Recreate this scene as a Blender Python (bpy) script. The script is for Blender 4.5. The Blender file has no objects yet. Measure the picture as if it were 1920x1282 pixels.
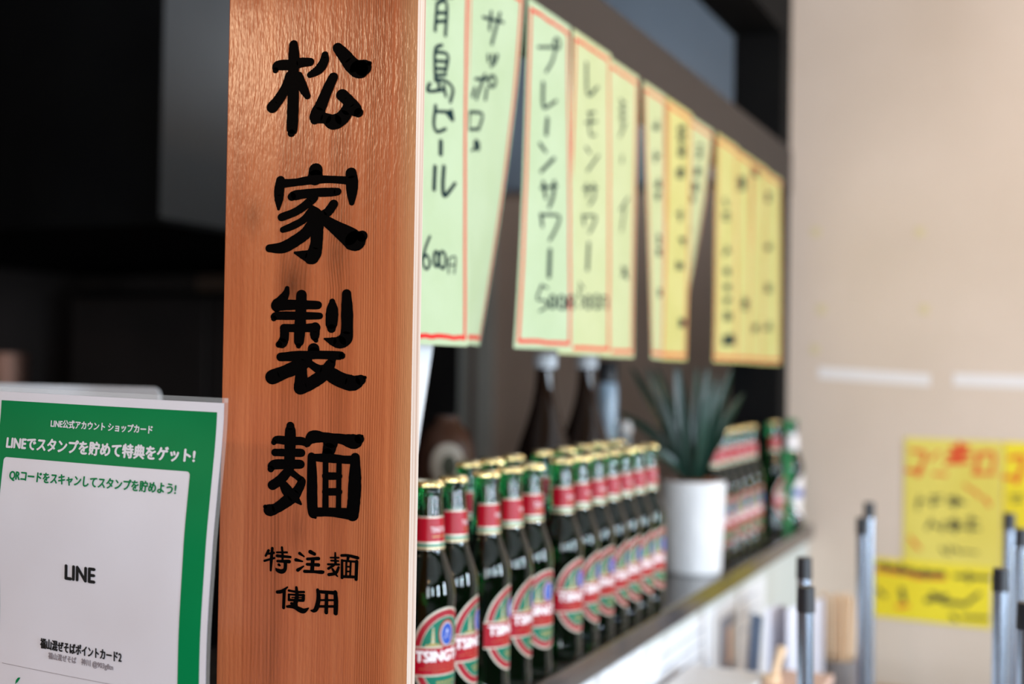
import bpy, bmesh, math, random
from mathutils import Matrix, Vector
random.seed(7)
scene = bpy.context.scene
COL = scene.collection
PI = math.pi

# ------------------------------------------------------------------ camera
cam_data = bpy.data.cameras.new('camera')
cam_data.sensor_width = 36.0
cam_data.lens = 45.0
cam_data.clip_start = 0.05
cam_data.dof.use_dof = True
cam_data.dof.focus_distance = 1.04
cam_data.dof.aperture_fstop = 2.87
cam = bpy.data.objects.new('camera', cam_data)
COL.objects.link(cam)
YAW, PITCH, ROLL = 0.41263, 0.017797, 0.0155
cam.matrix_world = (Matrix.Translation((0, 0, 1.40)) @ Matrix.Rotation(YAW, 4, 'Z')
                    @ Matrix.Rotation(PI / 2 + PITCH, 4, 'X') @ Matrix.Rotation(ROLL, 4, 'Z'))
scene.camera = cam

# ------------------------------------------------------------------ light and exposure
vs = scene.view_settings
vs.view_transform = 'Standard'
vs.look = 'None'
vs.gamma = 1.0
vs.use_curve_mapping = False
vs.exposure = 0.0
world = bpy.data.worlds.new('world')
scene.world = world
world.use_nodes = True
world.node_tree.nodes['Background'].inputs['Color'].default_value = (0.75, 0.86, 1.0, 1)
world.node_tree.nodes['Background'].inputs['Strength'].default_value = 0.4

def area_light(name, loc, direction, sx, sy, power, colour):
    l = bpy.data.lights.new(name, 'AREA')
    l.shape = 'RECTANGLE'; l.size = sx; l.size_y = sy
    l.energy = power; l.color = colour
    o = bpy.data.objects.new(name, l); COL.objects.link(o)
    o.location = loc
    o.rotation_euler = Vector(direction).to_track_quat('-Z', 'Y').to_euler()
    return o

DAY = (0.74, 0.87, 1.0)
WINDOWS = [(-2.0, 0.26), (0.0, 0.24), (2.05, 0.24)]          # centre Y, width, in the right wall
for wy, ww in WINDOWS:
    area_light('window_daylight', (3.16, wy, 1.50), (-1, 0, 0), ww, 1.30, 96, DAY)
area_light('front_daylight', (1.9, -2.96, 1.45), (-0.25, 1, 0), 0.8, 1.7, 70, (0.88, 0.93, 1.0))
WARM = (1.0, 0.62, 0.32)
LAMPS = [(-0.25, -1.2, 2.35, 9), (0.8, -1.0, 2.35, 9), (0.38, 2.25, 2.12, 15), (-1.35, 3.45, 2.45, 9)]
COOL = (0.86, 0.93, 1.0)
SPOT = (-2.72, -1.65, 2.40)                              # ceiling spotlight that grazes the wooden board

BOARD = {
 'matsu': [[[65.3,661.0,3.37],[65.9,649.7,4.34],[65.8,635.2,4.12],[65.9,613.6,4.34],[65.5,591.9,4.34],[64.8,587.7,2.84]],[[48.2,641.0,2.26],[50.3,644.8,3.77],[64.8,644.4,4.12],[73.2,645.5,3.73],[81.7,645.2,3.13]],[[62.4,635.5,3.75],[59.2,627.1,3.75],[52.6,617.4,4.14],[45.9,610.6,4.52]],[[70.9,634.9,2.99],[75.4,624.4,3.58],[79.7,617.3,2.38]],[[95.7,650.1,2.59],[95.0,644.4,3.55],[90.2,638.4,3.71],[81.9,634.7,2.46]],[[107.6,654.8,3.68],[114.8,647.1,4.78],[121.4,639.5,5.5],[128.0,635.8,6.94],[132.0,636.5,6.2],[137.6,639.6,1.75]],[[104.0,630.9,3.69],[98.8,621.3,4.06],[93.3,609.6,4.59],[89.3,602.0,5.19],[87.3,597.4,3.56]],[[88.5,599.9,5.19],[97.7,597.8,4.07],[105.2,594.5,5.75],[113.3,597.6,5.51],[118.1,604.3,4.4],[119.6,609.9,4.03]],[[112.5,616.1,4.26],[119.6,609.9,4.25],[125.4,603.1,4.75],[128.3,600.5,3.51]]],
 'ie': [[[88.9,556.2,5.04],[88.6,550.1,5.78]],[[55.8,546.5,3.38],[70.2,547.0,2.99],[87.0,548.4,3.34],[103.6,547.9,2.8],[120.0,546.3,3.07]],[[55.0,549.3,3.38],[54.0,540.8,3.9],[53.9,533.6,3.38],[53.7,525.6,1.13]],[[122.3,552.3,4.02],[123.3,545.1,4.53],[123.5,535.9,3.8],[123.5,528.2,2.05]],[[66.4,535.3,3.14],[70.4,536.4,3.73],[87.2,537.7,3.34],[103.8,537.6,3.31],[110.0,537.7,2.79]],[[87.3,533.8,3.71],[81.6,529.0,3.34],[70.7,522.9,3.13],[56.8,518.7,3.15]],[[85.1,521.7,3.34],[77.6,515.5,2.83],[66.8,510.8,2.84],[58.3,508.3,2.4]],[[86.9,513.1,4.08],[81.2,505.4,4.46],[71.3,499.2,4.47],[58.7,493.7,4.49],[45.4,493.3,3.01]],[[85.4,525.6,2.23],[91.0,518.7,4.88],[91.2,507.2,4.81],[91.0,496.6,4.59],[88.7,487.3,5.33],[85.0,483.5,3.71]],[[87.1,485.2,5.56],[78.3,487.2,3.34],[70.6,489.1,1.04]],[[106.5,527.7,3.31],[101.7,521.9,3.54],[95.9,518.5,3.69]],[[97.7,515.6,3.69],[108.5,508.9,5.14],[120.9,501.5,6.95],[127.5,497.4,7.44],[133.5,501.1,4.08]]],
 'sei': [[[63.5,460.0,1.72],[62.3,455.5,2.74],[58.0,449.5,4.31],[54.0,445.8,4.71],[53.7,442.0,1.96]],[[54.5,446.1,4.32],[74.0,446.4,3.74],[93.3,446.0,3.09]],[[51.1,435.2,2.2],[53.8,437.3,3.14],[74.2,437.4,3.12],[95.2,437.2,2.55]],[[61.1,427.3,3.13],[77.1,427.3,3.11],[91.9,427.7,3.48]],[[61.8,426.9,3.52],[61.7,419.4,3.52],[59.6,414.8,3.76],[56.5,413.7,2.51]],[[91.2,428.1,3.71],[91.0,421.0,3.48],[92.2,417.3,1.7]],[[77.5,454.3,4.05],[77.2,441.9,4.12],[76.6,426.9,4.28],[76.0,416.5,3.74],[75.6,412.7,1.95]],[[106.9,448.9,2.15],[107.0,441.8,4.46],[106.6,431.5,4.46],[106.7,427.0,3.23]],[[120.2,455.0,3.44],[120.9,441.8,4.28],[121.2,427.1,4.44],[120.1,419.3,4.97],[114.6,416.0,4.75],[107.7,416.7,3.07],[100.4,418.7,0.77]],[[90.1,410.4,4.26],[90.2,406.9,4.49]],[[58.5,403.5,3.29],[74.9,404.5,3.74],[92.4,405.6,3.09],[114.0,405.3,3.22],[117.0,405.0,2.45]],[[83.8,401.6,4.27],[76.9,396.6,5.44],[61.9,390.8,5.08],[50.8,386.8,5.65]],[[78.6,397.0,4.04],[78.8,385.8,4.82],[78.1,378.4,5.05]],[[78.1,378.4,5.05],[88.5,382.7,4.8],[99.7,389.6,4.78],[105.6,397.4,4.0],[108.5,401.9,2.46]],[[86.5,398.6,2.79],[94.4,394.3,3.24],[103.1,391.8,5.23],[115.2,386.1,5.75],[127.2,383.4,5.79],[134.7,386.1,3.8],[138.5,388.0,1.37]]],
 'men': [[[69.1,347.3,2.98],[69.2,340.9,4.31],[69.1,326.6,4.09],[68.6,312.3,3.87]],[[53.3,333.1,2.1],[57.0,335.4,3.14],[68.9,334.8,3.12],[79.9,335.2,3.11],[85.8,333.3,2.59]],[[54.7,324.9,2.84],[69.2,325.3,2.98],[80.1,325.6,3.11]],[[50.9,311.1,2.62],[54.1,314.8,3.74],[69.4,315.9,3.57],[79.4,316.3,3.41]],[[67.0,309.3,3.57],[60.3,302.6,3.73],[52.8,297.9,3.59]],[[62.9,299.8,3.13],[69.0,292.3,4.46],[75.9,287.7,2.82],[80.7,284.0,0.89]],[[70.3,309.8,2.6],[78.0,305.2,2.37],[81.0,302.5,3.11],[78.2,296.3,3.56],[73.3,290.4,4.6],[66.6,285.4,4.46],[57.4,279.5,3.88],[50.2,277.3,4.49],[46.1,279.9,1.65]],[[85.0,331.8,1.48],[90.6,338.8,4.8],[101.4,339.0,3.82],[116.2,338.5,3.65],[129.2,336.7,5.45],[134.4,339.0,3.48],[137.1,341.5,0.87]],[[108.0,336.6,5.5],[106.5,329.5,4.77],[105.0,325.9,4.03]],[[90.0,323.2,2.95],[90.9,306.2,3.83],[91.3,288.5,3.98],[92.5,277.3,3.68],[94.7,273.9,1.03]],[[131.0,324.2,3.27],[131.0,308.2,4.5],[130.5,290.8,4.65],[129.2,278.1,4.5]],[[91.8,322.4,2.8],[108.3,322.4,3.37],[120.6,321.9,3.06],[129.5,322.1,3.34]],[[92.8,278.2,3.54],[109.2,279.2,3.37],[127.9,278.8,4.36]],[[103.4,320.9,2.06],[104.1,281.5,2.35]],[[116.1,320.1,1.97],[116.3,282.3,2.04]],[[103.7,307.9,2.79],[116.0,308.5,2.77]],[[104.0,295.2,2.79],[116.2,295.9,2.77]]],
 'note': [[[50.2,244.1,1.07],[47.5,239.6,0.86]],[[49.6,241.3,0.69],[55.1,242.6,1.07]],[[53.8,246.2,1.07],[53.1,236.9,1.17],[52.7,227.9,0.75]],[[46.4,235.4,0.86],[56.1,238.4,0.8]],[[63.2,247.6,0.85],[63.9,241.8,0.9],[64.0,236.7,0.8]],[[58.4,243.2,0.75],[68.1,243.9,0.8]],[[58.8,240.4,1.17],[71.5,240.3,0.95]],[[59.2,236.1,0.96],[70.4,236.6,1.38]],[[66.8,236.2,1.33],[66.6,230.3,1.33],[63.6,228.0,1.7],[59.1,228.7,1.33],[57.8,230.1,0.48]],[[60.5,233.3,1.06],[61.4,232.8,0.8]],[[80.4,244.0,1.16],[84.6,241.8,0.58]],[[77.0,238.5,1.32],[83.2,237.7,0.63]],[[78.9,230.3,1.32],[84.3,233.8,0.58]],[[90.5,246.0,1.47],[94.4,244.5,1.26]],[[88.0,240.0,1.05],[98.3,241.1,1.31]],[[87.8,235.7,1.05],[98.4,236.0,1.31]],[[93.1,240.4,1.37],[92.6,231.3,1.47]],[[85.5,229.8,1.21],[94.4,230.2,1.05],[102.1,230.5,1.36],[103.8,231.4,0.42]],[[114.0,246.9,0.63],[114.5,238.0,1.04]],[[109.7,242.7,0.63],[117.3,243.2,0.68]],[[110.3,240.4,0.68],[117.0,240.6,0.68]],[[107.5,237.2,0.78],[117.7,237.8,0.78]],[[113.0,236.9,0.89],[107.9,233.8,0.94]],[[111.7,233.8,0.78],[113.8,231.0,1.04],[116.4,228.3,0.57]],[[117.4,235.5,0.89],[114.9,230.8,1.15],[108.5,229.0,1.15]],[[120.1,245.2,1.04],[126.2,245.6,1.04],[134.9,244.4,1.24]],[[126.2,244.7,1.04],[125.7,241.9,0.93]],[[120.5,241.5,0.88],[120.8,227.5,1.04]],[[134.1,241.5,1.24],[133.8,227.2,1.14]],[[121.1,241.2,0.78],[133.8,241.2,0.83]],[[120.8,228.5,1.04],[133.4,229.1,1.03]],[[124.6,241.3,0.78],[124.5,228.8,0.73]],[[128.6,241.1,0.78],[128.3,229.1,0.73]],[[124.7,236.7,0.62],[128.7,236.8,0.62]],[[124.7,232.8,0.62],[128.8,233.2,0.62]],[[59.8,210.9,1.22],[64.3,212.0,1.28],[69.5,215.8,0.53]],[[66.4,212.2,1.22],[66.1,198.7,1.17]],[[70.9,213.1,0.9],[78.1,212.6,0.85],[85.3,213.1,0.9]],[[78.0,216.2,0.95],[78.8,210.0,1.37],[77.7,204.3,1.59],[75.7,201.3,1.8]],[[71.0,209.8,0.9],[71.1,205.8,0.9]],[[71.0,209.9,0.69],[85.3,210.5,0.95]],[[85.0,210.5,1.05],[84.8,207.0,1.27]],[[71.1,205.5,0.95],[84.8,206.2,1.05]],[[74.0,207.8,0.48],[83.6,208.4,0.47]],[[69.7,200.0,0.95],[76.0,200.4,1.48],[81.4,198.6,1.9],[85.6,197.9,1.79],[90.0,200.5,0.47]],[[73.5,202.9,0.95],[77.8,201.8,1.59]],[[98.4,215.9,1.15],[99.2,211.7,1.47],[99.0,206.7,1.57],[97.4,201.0,1.68],[95.1,198.8,1.26],[92.6,198.8,0.63]],[[98.9,214.6,1.15],[115.3,214.9,1.35]],[[114.9,215.6,1.35],[115.7,208.2,1.61],[115.6,198.7,1.56]],[[106.8,214.4,1.2],[106.8,198.6,1.36]],[[100.2,207.9,0.73],[114.8,209.1,0.73]],[[99.7,202.8,0.94],[114.9,204.1,0.94]]],
}
SHEET = {
 's1': [[[1246.2,403.0,1.51],[1295.0,416.2,1.56]],[[1252.5,410.8,1.52],[1287.8,420.5,1.55]],[[1249.0,415.9,1.51],[1291.0,427.6,1.56]],[[1269.7,427.8,1.53],[1270.4,409.5,1.53]],[[1258.0,398.5,1.52],[1254.1,367.7,1.52]],[[1259.6,400.2,1.52],[1281.5,405.5,1.55],[1279.4,368.5,1.54]],[[1256.7,388.2,1.52],[1280.1,394.3,1.54]],[[1257.0,378.4,1.52],[1278.8,384.7,1.54]],[[1271.3,355.8,1.53],[1254.9,345.8,1.52],[1256.1,312.5,1.52]],[[1254.9,344.3,1.52],[1285.3,348.2,1.55],[1280.8,328.6,1.54]],[[1256.9,334.8,1.52],[1282.1,339.7,1.54]],[[1257.2,326.5,1.52],[1280.7,330.9,1.54]],[[1255.9,318.6,1.52],[1281.0,324.7,1.54]],[[1256.0,314.0,1.52],[1281.2,317.5,1.54],[1299.5,312.2,1.56],[1293.1,296.1,1.55]],[[1243.1,306.8,1.51],[1238.6,297.6,1.5],[1274.8,306.4,1.54]],[[1264.4,314.3,1.53],[1264.8,303.6,1.53]],[[1276.3,312.1,1.54],[1281.8,300.9,1.54]],[[1257.1,285.3,1.52],[1252.9,264.7,1.51],[1258.1,257.3,1.52],[1266.4,258.0,1.53],[1281.5,263.7,1.54]],[[1257.3,278.9,1.52],[1296.3,285.3,1.56]],[[1287.7,282.6,2.71],[1298.3,277.6,2.34]],[[1296.2,287.3,1.56],[1300.0,277.9,1.76]],[[1270.2,247.8,2.11],[1269.7,233.2,2.1]],[[1256.2,217.4,1.9],[1253.9,191.7,1.89]],[[1277.9,220.6,1.92],[1275.4,197.6,1.92],[1280.8,188.3,1.93],[1306.2,205.6,1.57]],[[1244.3,139.1,1.5],[1233.5,124.6,1.49],[1227.6,110.7,1.49],[1235.9,102.4,1.5],[1244.7,109.1,1.5],[1237.0,118.2,1.5],[1229.1,113.8,1.49]],[[1265.9,116.1,1.72],[1265.2,111.8,1.71],[1263.2,108.6,1.71],[1260.2,107.2,1.71],[1257.2,108.1,1.71],[1254.9,111.0,1.7],[1254.0,115.1,1.7],[1254.6,119.3,1.7],[1256.7,122.5,1.71],[1259.6,123.9,1.71],[1262.6,123.1,1.71],[1264.9,120.2,1.71],[1265.9,116.1,1.72]],[[1283.1,116.4,1.73],[1282.2,111.5,1.73],[1279.3,107.8,1.73],[1275.3,106.2,1.73],[1271.2,107.2,1.72],[1268.2,110.4,1.72],[1266.9,115.1,1.72],[1267.8,119.9,1.72],[1270.6,123.6,1.72],[1274.6,125.2,1.73],[1278.7,124.3,1.73],[1281.8,121.1,1.73],[1283.1,116.4,1.73]],[[1291.9,119.0,1.16],[1290.2,101.8,0.97]],[[1291.9,119.0,0.97],[1307.6,121.5,0.98],[1304.7,102.8,0.98]],[[1292.2,111.2,0.97],[1306.1,112.3,0.98]]],
 's2': [[[1387.6,417.2,1.65],[1448.3,426.7,1.71]],[[1411.1,429.9,1.67],[1407.9,407.3,1.67]],[[1437.5,435.1,1.7],[1416.6,391.7,1.68]],[[1407.1,376.1,1.67],[1408.5,368.9,1.67]],[[1420.3,379.1,1.68],[1421.4,372.6,1.68]],[[1435.4,382.5,2.12],[1429.5,372.7,1.69],[1417.6,365.0,1.68]],[[1371.2,339.2,1.63],[1414.1,348.8,1.67]],[[1400.0,351.1,1.66],[1375.9,316.3,1.64]],[[1369.7,328.2,1.63],[1362.5,317.0,1.62]],[[1408.6,336.2,1.67],[1405.1,321.3,1.67]],[[1435.8,350.3,1.7],[1434.4,346.6,1.69],[1430.3,343.2,1.69],[1424.6,341.2,1.68],[1418.9,340.9,1.68],[1414.7,342.5,1.68],[1413.1,345.5,1.67],[1414.4,349.2,1.68],[1418.5,352.5,1.68],[1424.1,354.6,1.68],[1429.8,354.9,1.69],[1434.1,353.3,1.69],[1435.8,350.3,1.7]],[[1355.7,296.9,1.62],[1397.9,302.4,1.66],[1388.8,282.5,1.65]],[[1355.7,296.9,1.62],[1354.5,276.5,1.61]],[[1356.4,276.8,1.62],[1388.8,282.5,1.65]],[[1384.8,263.6,5.34],[1386.5,261.4,4.94]],[[1374.3,256.2,1.63],[1366.8,253.3,1.02]],[[1360.4,119.8,1.82],[1359.1,105.1,1.41]]],
 's3': [[[1553.5,419.7,1.81],[1614.2,433.9,1.87]],[[1614.2,433.9,1.87],[1602.5,412.5,1.86],[1581.0,392.9,1.84]],[[1628.1,441.9,2.12],[1626.9,438.3,2.12],[1623.3,435.0,2.12],[1618.3,433.0,2.11],[1613.2,432.7,2.11],[1609.4,434.2,2.1],[1608.0,437.2,2.1],[1609.2,440.7,2.1],[1612.7,444.0,2.11],[1617.7,446.1,2.11],[1622.8,446.4,2.12],[1626.6,444.9,2.12],[1628.1,441.9,2.12]],[[1572.0,376.2,2.52],[1572.1,348.6,2.52],[1580.5,344.7,1.84],[1617.1,361.1,1.88]],[[1587.4,331.2,2.77],[1584.3,309.4,2.76]],[[1565.6,293.4,2.74],[1582.8,286.1,2.3]],[[1610.2,281.1,2.33],[1569.5,257.4,2.06]],[[1570.3,235.5,1.83],[1619.2,244.8,1.88]],[[1577.2,243.8,2.75],[1585.3,223.7,2.07]],[[1611.5,249.4,2.8],[1607.3,228.3,2.33],[1595.6,212.9,2.08]],[[1571.7,200.9,2.29],[1577.2,185.0,1.83]],[[1571.7,200.0,1.83],[1626.0,204.2,1.88],[1616.6,185.4,1.87],[1598.8,168.7,1.85]],[[1600.3,155.8,2.78],[1599.3,119.5,2.78]],[[1580.2,107.2,1.83],[1569.0,88.2,1.82],[1590.8,86.6,1.84],[1596.0,79.5,1.85],[1576.8,72.1,1.83]],[[1578.8,106.5,1.83],[1595.0,104.4,1.85]],[[1618.0,86.5,2.11],[1617.2,82.2,2.1],[1614.6,78.9,2.1],[1610.9,77.6,2.1],[1607.1,78.5,2.09],[1604.3,81.5,2.09],[1603.1,85.8,2.09],[1603.9,90.1,2.09],[1606.5,93.3,2.09],[1610.2,94.7,2.1],[1614.0,93.8,2.1],[1616.9,90.8,2.1],[1618.0,86.5,2.11]],[[1645.0,87.1,2.14],[1644.0,82.5,2.13],[1640.7,79.0,2.13],[1636.2,77.6,2.13],[1631.5,78.6,2.12],[1628.0,81.8,2.12],[1626.6,86.2,2.11],[1627.7,90.8,2.12],[1630.9,94.3,2.12],[1635.4,95.7,2.12],[1640.1,94.8,2.13],[1643.6,91.6,2.13],[1645.0,87.1,2.14]],[[1654.6,95.6,1.91],[1651.6,78.3,1.9]],[[1654.6,95.6,1.91],[1671.9,96.6,1.92],[1670.0,79.2,1.92]],[[1654.9,87.1,1.91],[1669.6,87.8,1.92]]],
 's4': [[[1726.6,437.3,2.73],[1734.1,393.0,2.74],[1774.1,412.2,2.28]],[[1735.2,366.3,1.99],[1764.0,372.6,2.02]],[[1727.4,350.8,1.98],[1770.4,360.6,2.03]],[[1743.8,367.8,2.0],[1745.0,338.0,2.0],[1765.3,339.4,2.02]],[[1731.6,315.7,2.48],[1746.2,310.0,2.0]],[[1778.4,311.1,2.03],[1738.7,282.9,1.99]],[[1725.7,255.2,1.98],[1774.5,262.6,2.03]],[[1736.7,262.6,2.74],[1740.3,245.1,1.99]],[[1762.5,266.1,2.77],[1766.2,248.4,2.02],[1749.3,235.2,2.0]],[[1727.3,216.6,2.48],[1733.5,203.4,1.99]],[[1727.3,215.7,1.98],[1770.3,220.5,2.02],[1765.0,206.8,2.02],[1751.0,194.2,2.0]],[[1750.5,179.1,2.75],[1749.2,139.9,2.75]],[[1726.0,111.5,1.98],[1729.3,99.8,1.98],[1743.7,94.6,2.0],[1729.9,83.9,1.98]],[[1725.6,119.4,1.98],[1737.2,112.1,1.99]],[[1763.3,93.6,2.27],[1762.4,88.7,2.27],[1759.6,85.0,2.26],[1755.6,83.5,2.26],[1751.5,84.6,2.25],[1748.5,88.0,2.25],[1747.2,92.7,2.25],[1748.1,97.6,2.25],[1750.9,101.3,2.25],[1754.8,102.8,2.26],[1758.9,101.7,2.26],[1762.0,98.3,2.26],[1763.3,93.6,2.27]],[[1791.0,95.4,2.3],[1789.9,90.2,2.3],[1786.6,86.3,2.29],[1781.9,84.8,2.29],[1777.1,85.9,2.28],[1773.5,89.4,2.28],[1772.1,94.4,2.28],[1773.1,99.5,2.28],[1776.4,103.4,2.28],[1781.1,105.0,2.29],[1785.9,104.0,2.29],[1789.5,100.4,2.3],[1791.0,95.4,2.3]],[[1799.1,103.6,2.05],[1797.4,86.1,2.05]],[[1799.1,103.6,2.05],[1817.4,102.5,2.07],[1815.6,85.9,2.07]]],
 's5': [[[1893.3,417.3,2.15],[1916.9,415.4,2.17]],[[1894.0,402.4,2.15],[1920.7,407.4,2.17]],[[1894.5,389.5,2.15],[1921.2,396.6,2.18]],[[1903.4,417.1,2.16],[1905.0,378.5,2.16]],[[1921.6,385.8,2.18],[1895.8,359.6,2.15]],[[1910.4,331.7,2.16],[1907.6,320.4,2.16]],[[1943.9,269.8,2.2],[1907.5,245.7,2.16]],[[1927.5,252.4,2.18],[1915.5,214.1,2.17]],[[1924.8,156.2,3.8],[1946.0,142.4,4.39]],[[1945.3,157.8,2.19],[1922.0,143.0,2.17]]],
 's6': [[[2076.5,417.9,2.38],[2081.7,412.9,2.39]],[[2076.6,414.9,2.38],[2084.0,410.3,2.39]],[[2056.6,405.5,2.36],[2087.5,409.4,2.39]],[[2080.2,409.6,2.38],[2073.9,402.6,2.38]],[[2056.8,400.4,2.36],[2087.7,404.8,2.39]],[[2063.8,364.1,2.37],[2059.4,356.6,2.36]],[[2058.8,355.1,2.36],[2089.7,360.5,2.39]],[[2059.0,352.2,2.36],[2089.8,359.2,2.39]],[[2066.6,354.4,2.37],[2058.6,346.4,2.36]],[[2068.4,351.3,2.37],[2064.0,343.9,2.37]],[[2087.2,320.5,2.39],[2083.8,315.1,2.39]],[[2080.4,317.1,2.38],[2083.6,312.6,2.39]],[[2064.4,308.4,2.37],[2095.4,313.5,2.4]],[[2087.9,313.2,2.39],[2084.7,307.8,2.39]],[[2064.5,306.2,2.37],[2095.6,310.4,2.4]],[[2064.7,303.3,2.37],[2095.7,306.4,2.4]],[[2064.5,291.3,2.37],[2089.8,295.7,2.39]],[[2064.6,288.7,2.37],[2089.9,293.1,2.39]],[[2064.7,287.7,2.37],[2090.0,290.2,2.39]],[[2064.8,284.0,2.37],[2090.0,290.4,2.39]],[[2083.2,287.9,2.38],[2075.2,282.7,2.38]],[[2077.6,225.7,2.38],[2079.2,219.1,2.38]],[[2066.3,219.3,2.37],[2094.6,221.6,2.39]],[[2074.7,218.6,2.37],[2079.4,212.3,2.38]],[[2088.9,216.6,2.39],[2086.6,209.6,2.39]],[[2066.9,207.7,2.37],[2095.1,209.4,2.39]],[[2067.3,197.7,2.37],[2095.6,200.0,2.4]],[[2072.6,199.0,2.37],[2080.4,194.6,2.38]],[[2067.5,194.0,2.37],[2095.8,195.6,2.4]],[[2078.5,194.4,2.38],[2085.9,190.0,2.39]],[[2067.7,189.1,2.37],[2095.9,191.5,2.4]],[[2073.9,130.0,2.37],[2102.3,131.4,2.4]],[[2097.5,130.0,2.4],[2091.9,125.4,2.39]],[[2074.2,122.7,2.37],[2102.5,125.9,2.4]],[[2074.2,123.1,2.37],[2102.6,123.5,2.4]],[[2087.5,123.0,2.39],[2086.4,118.7,2.38]]],
 's7': [[[2199.2,426.3,2.5],[2243.4,437.3,2.55]],[[2199.4,422.8,2.5],[2243.6,433.1,2.55]],[[2234.7,430.2,2.54],[2237.6,422.9,2.54]],[[2209.9,422.0,2.51],[2209.0,414.1,2.51]],[[2199.9,411.3,2.5],[2244.2,420.9,2.55]],[[2200.1,407.0,2.5],[2244.5,415.0,2.55]],[[2220.6,412.3,2.52],[2220.8,404.6,2.52]],[[2221.9,404.0,2.53],[2218.2,395.9,2.52]],[[2203.0,394.7,2.51],[2242.7,400.4,2.55]],[[2235.0,398.7,2.54],[2237.8,391.6,2.54]],[[2203.4,386.7,2.51],[2243.0,393.9,2.55]],[[2203.6,381.4,2.51],[2243.4,387.3,2.55]],[[2203.8,377.7,2.51],[2243.5,383.9,2.55]],[[2220.8,362.0,2.52],[2226.0,356.1,2.53]],[[2197.2,351.1,2.5],[2236.6,358.4,2.54]],[[2197.4,347.6,2.5],[2236.8,353.6,2.54]],[[2197.6,343.6,2.5],[2237.0,350.3,2.54]],[[2204.3,346.2,2.51],[2205.5,339.6,2.51]],[[2197.8,338.0,2.5],[2237.3,344.3,2.54]],[[2219.7,283.3,2.52],[2225.7,276.8,2.53]],[[2198.5,273.2,2.5],[2234.8,277.0,2.54]],[[2212.9,275.4,2.51],[2219.7,269.0,2.52]],[[2221.2,272.7,2.52],[2230.6,266.6,2.53]],[[2217.3,268.7,2.52],[2218.1,261.6,2.52]],[[2220.2,231.1,2.52],[2257.1,234.3,2.56]],[[2220.3,229.0,2.52],[2257.2,232.4,2.56]],[[2230.5,230.6,2.53],[2236.1,225.7,2.54]],[[2242.8,229.1,2.54],[2241.5,223.5,2.54]],[[2245.6,226.6,2.55],[2248.5,221.5,2.55]],[[2213.0,189.6,2.51],[2206.9,183.7,2.51]],[[2206.6,183.2,2.51],[2243.0,187.6,2.54]],[[2227.9,185.4,2.53],[2219.4,179.3,2.52]],[[2206.8,179.3,2.51],[2243.3,182.7,2.54]],[[2206.9,176.3,2.51],[2243.4,179.6,2.54]],[[2234.1,86.8,2.53],[2269.8,86.6,2.57]],[[2234.3,82.5,2.53],[2269.9,83.9,2.57]],[[2234.4,79.2,2.53],[2269.9,83.7,2.57]],[[2234.4,79.2,2.53],[2270.1,80.0,2.57]],[[2234.6,74.9,2.53],[2270.2,77.8,2.57]],[[2234.7,73.5,2.53],[2270.3,76.5,2.57]]],
 's8': [[[2345.8,419.9,2.65],[2384.9,425.3,2.69]],[[2373.5,423.8,2.68],[2372.2,414.8,2.68]],[[2369.1,418.7,2.67],[2366.8,409.6,2.67]],[[2346.5,406.0,2.65],[2385.5,412.3,2.69]],[[2378.1,411.4,2.68],[2380.8,403.0,2.69]],[[2347.0,396.3,2.65],[2385.8,405.7,2.69]],[[2340.9,375.6,2.65],[2379.8,381.1,2.68]],[[2341.1,373.0,2.65],[2380.0,377.7,2.68]],[[2341.1,371.4,2.65],[2380.0,377.8,2.68]],[[2341.4,367.0,2.65],[2380.1,374.9,2.68]],[[2371.3,373.1,2.68],[2373.6,368.7,2.68]],[[2341.6,362.3,2.65],[2380.4,369.7,2.68]],[[2329.3,346.2,2.63],[2373.2,349.7,2.68]],[[2329.4,343.2,2.63],[2373.3,348.5,2.68]],[[2329.6,338.9,2.63],[2373.4,345.4,2.68]],[[2329.8,335.2,2.63],[2373.7,340.8,2.68]],[[2329.9,333.0,2.63],[2373.7,339.7,2.68]],[[2359.9,337.1,2.66],[2354.8,330.1,2.66]],[[2313.3,320.6,2.62],[2347.9,321.8,2.65]],[[2313.5,316.6,2.62],[2347.9,321.4,2.65]],[[2333.0,319.4,2.64],[2338.3,315.4,2.64]],[[2313.7,311.4,2.62],[2348.1,317.4,2.65]],[[2313.7,310.6,2.62],[2348.3,315.0,2.65]],[[2305.1,258.4,2.61],[2335.9,261.9,2.64]],[[2322.3,260.0,2.62],[2313.1,254.4,2.61]],[[2305.4,253.8,2.61],[2336.3,255.2,2.64]],[[2321.6,255.3,2.62],[2311.9,249.6,2.61]],[[2319.3,252.7,2.62],[2321.1,248.2,2.62]],[[2323.6,250.8,2.63],[2323.5,246.1,2.62]]],
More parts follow.
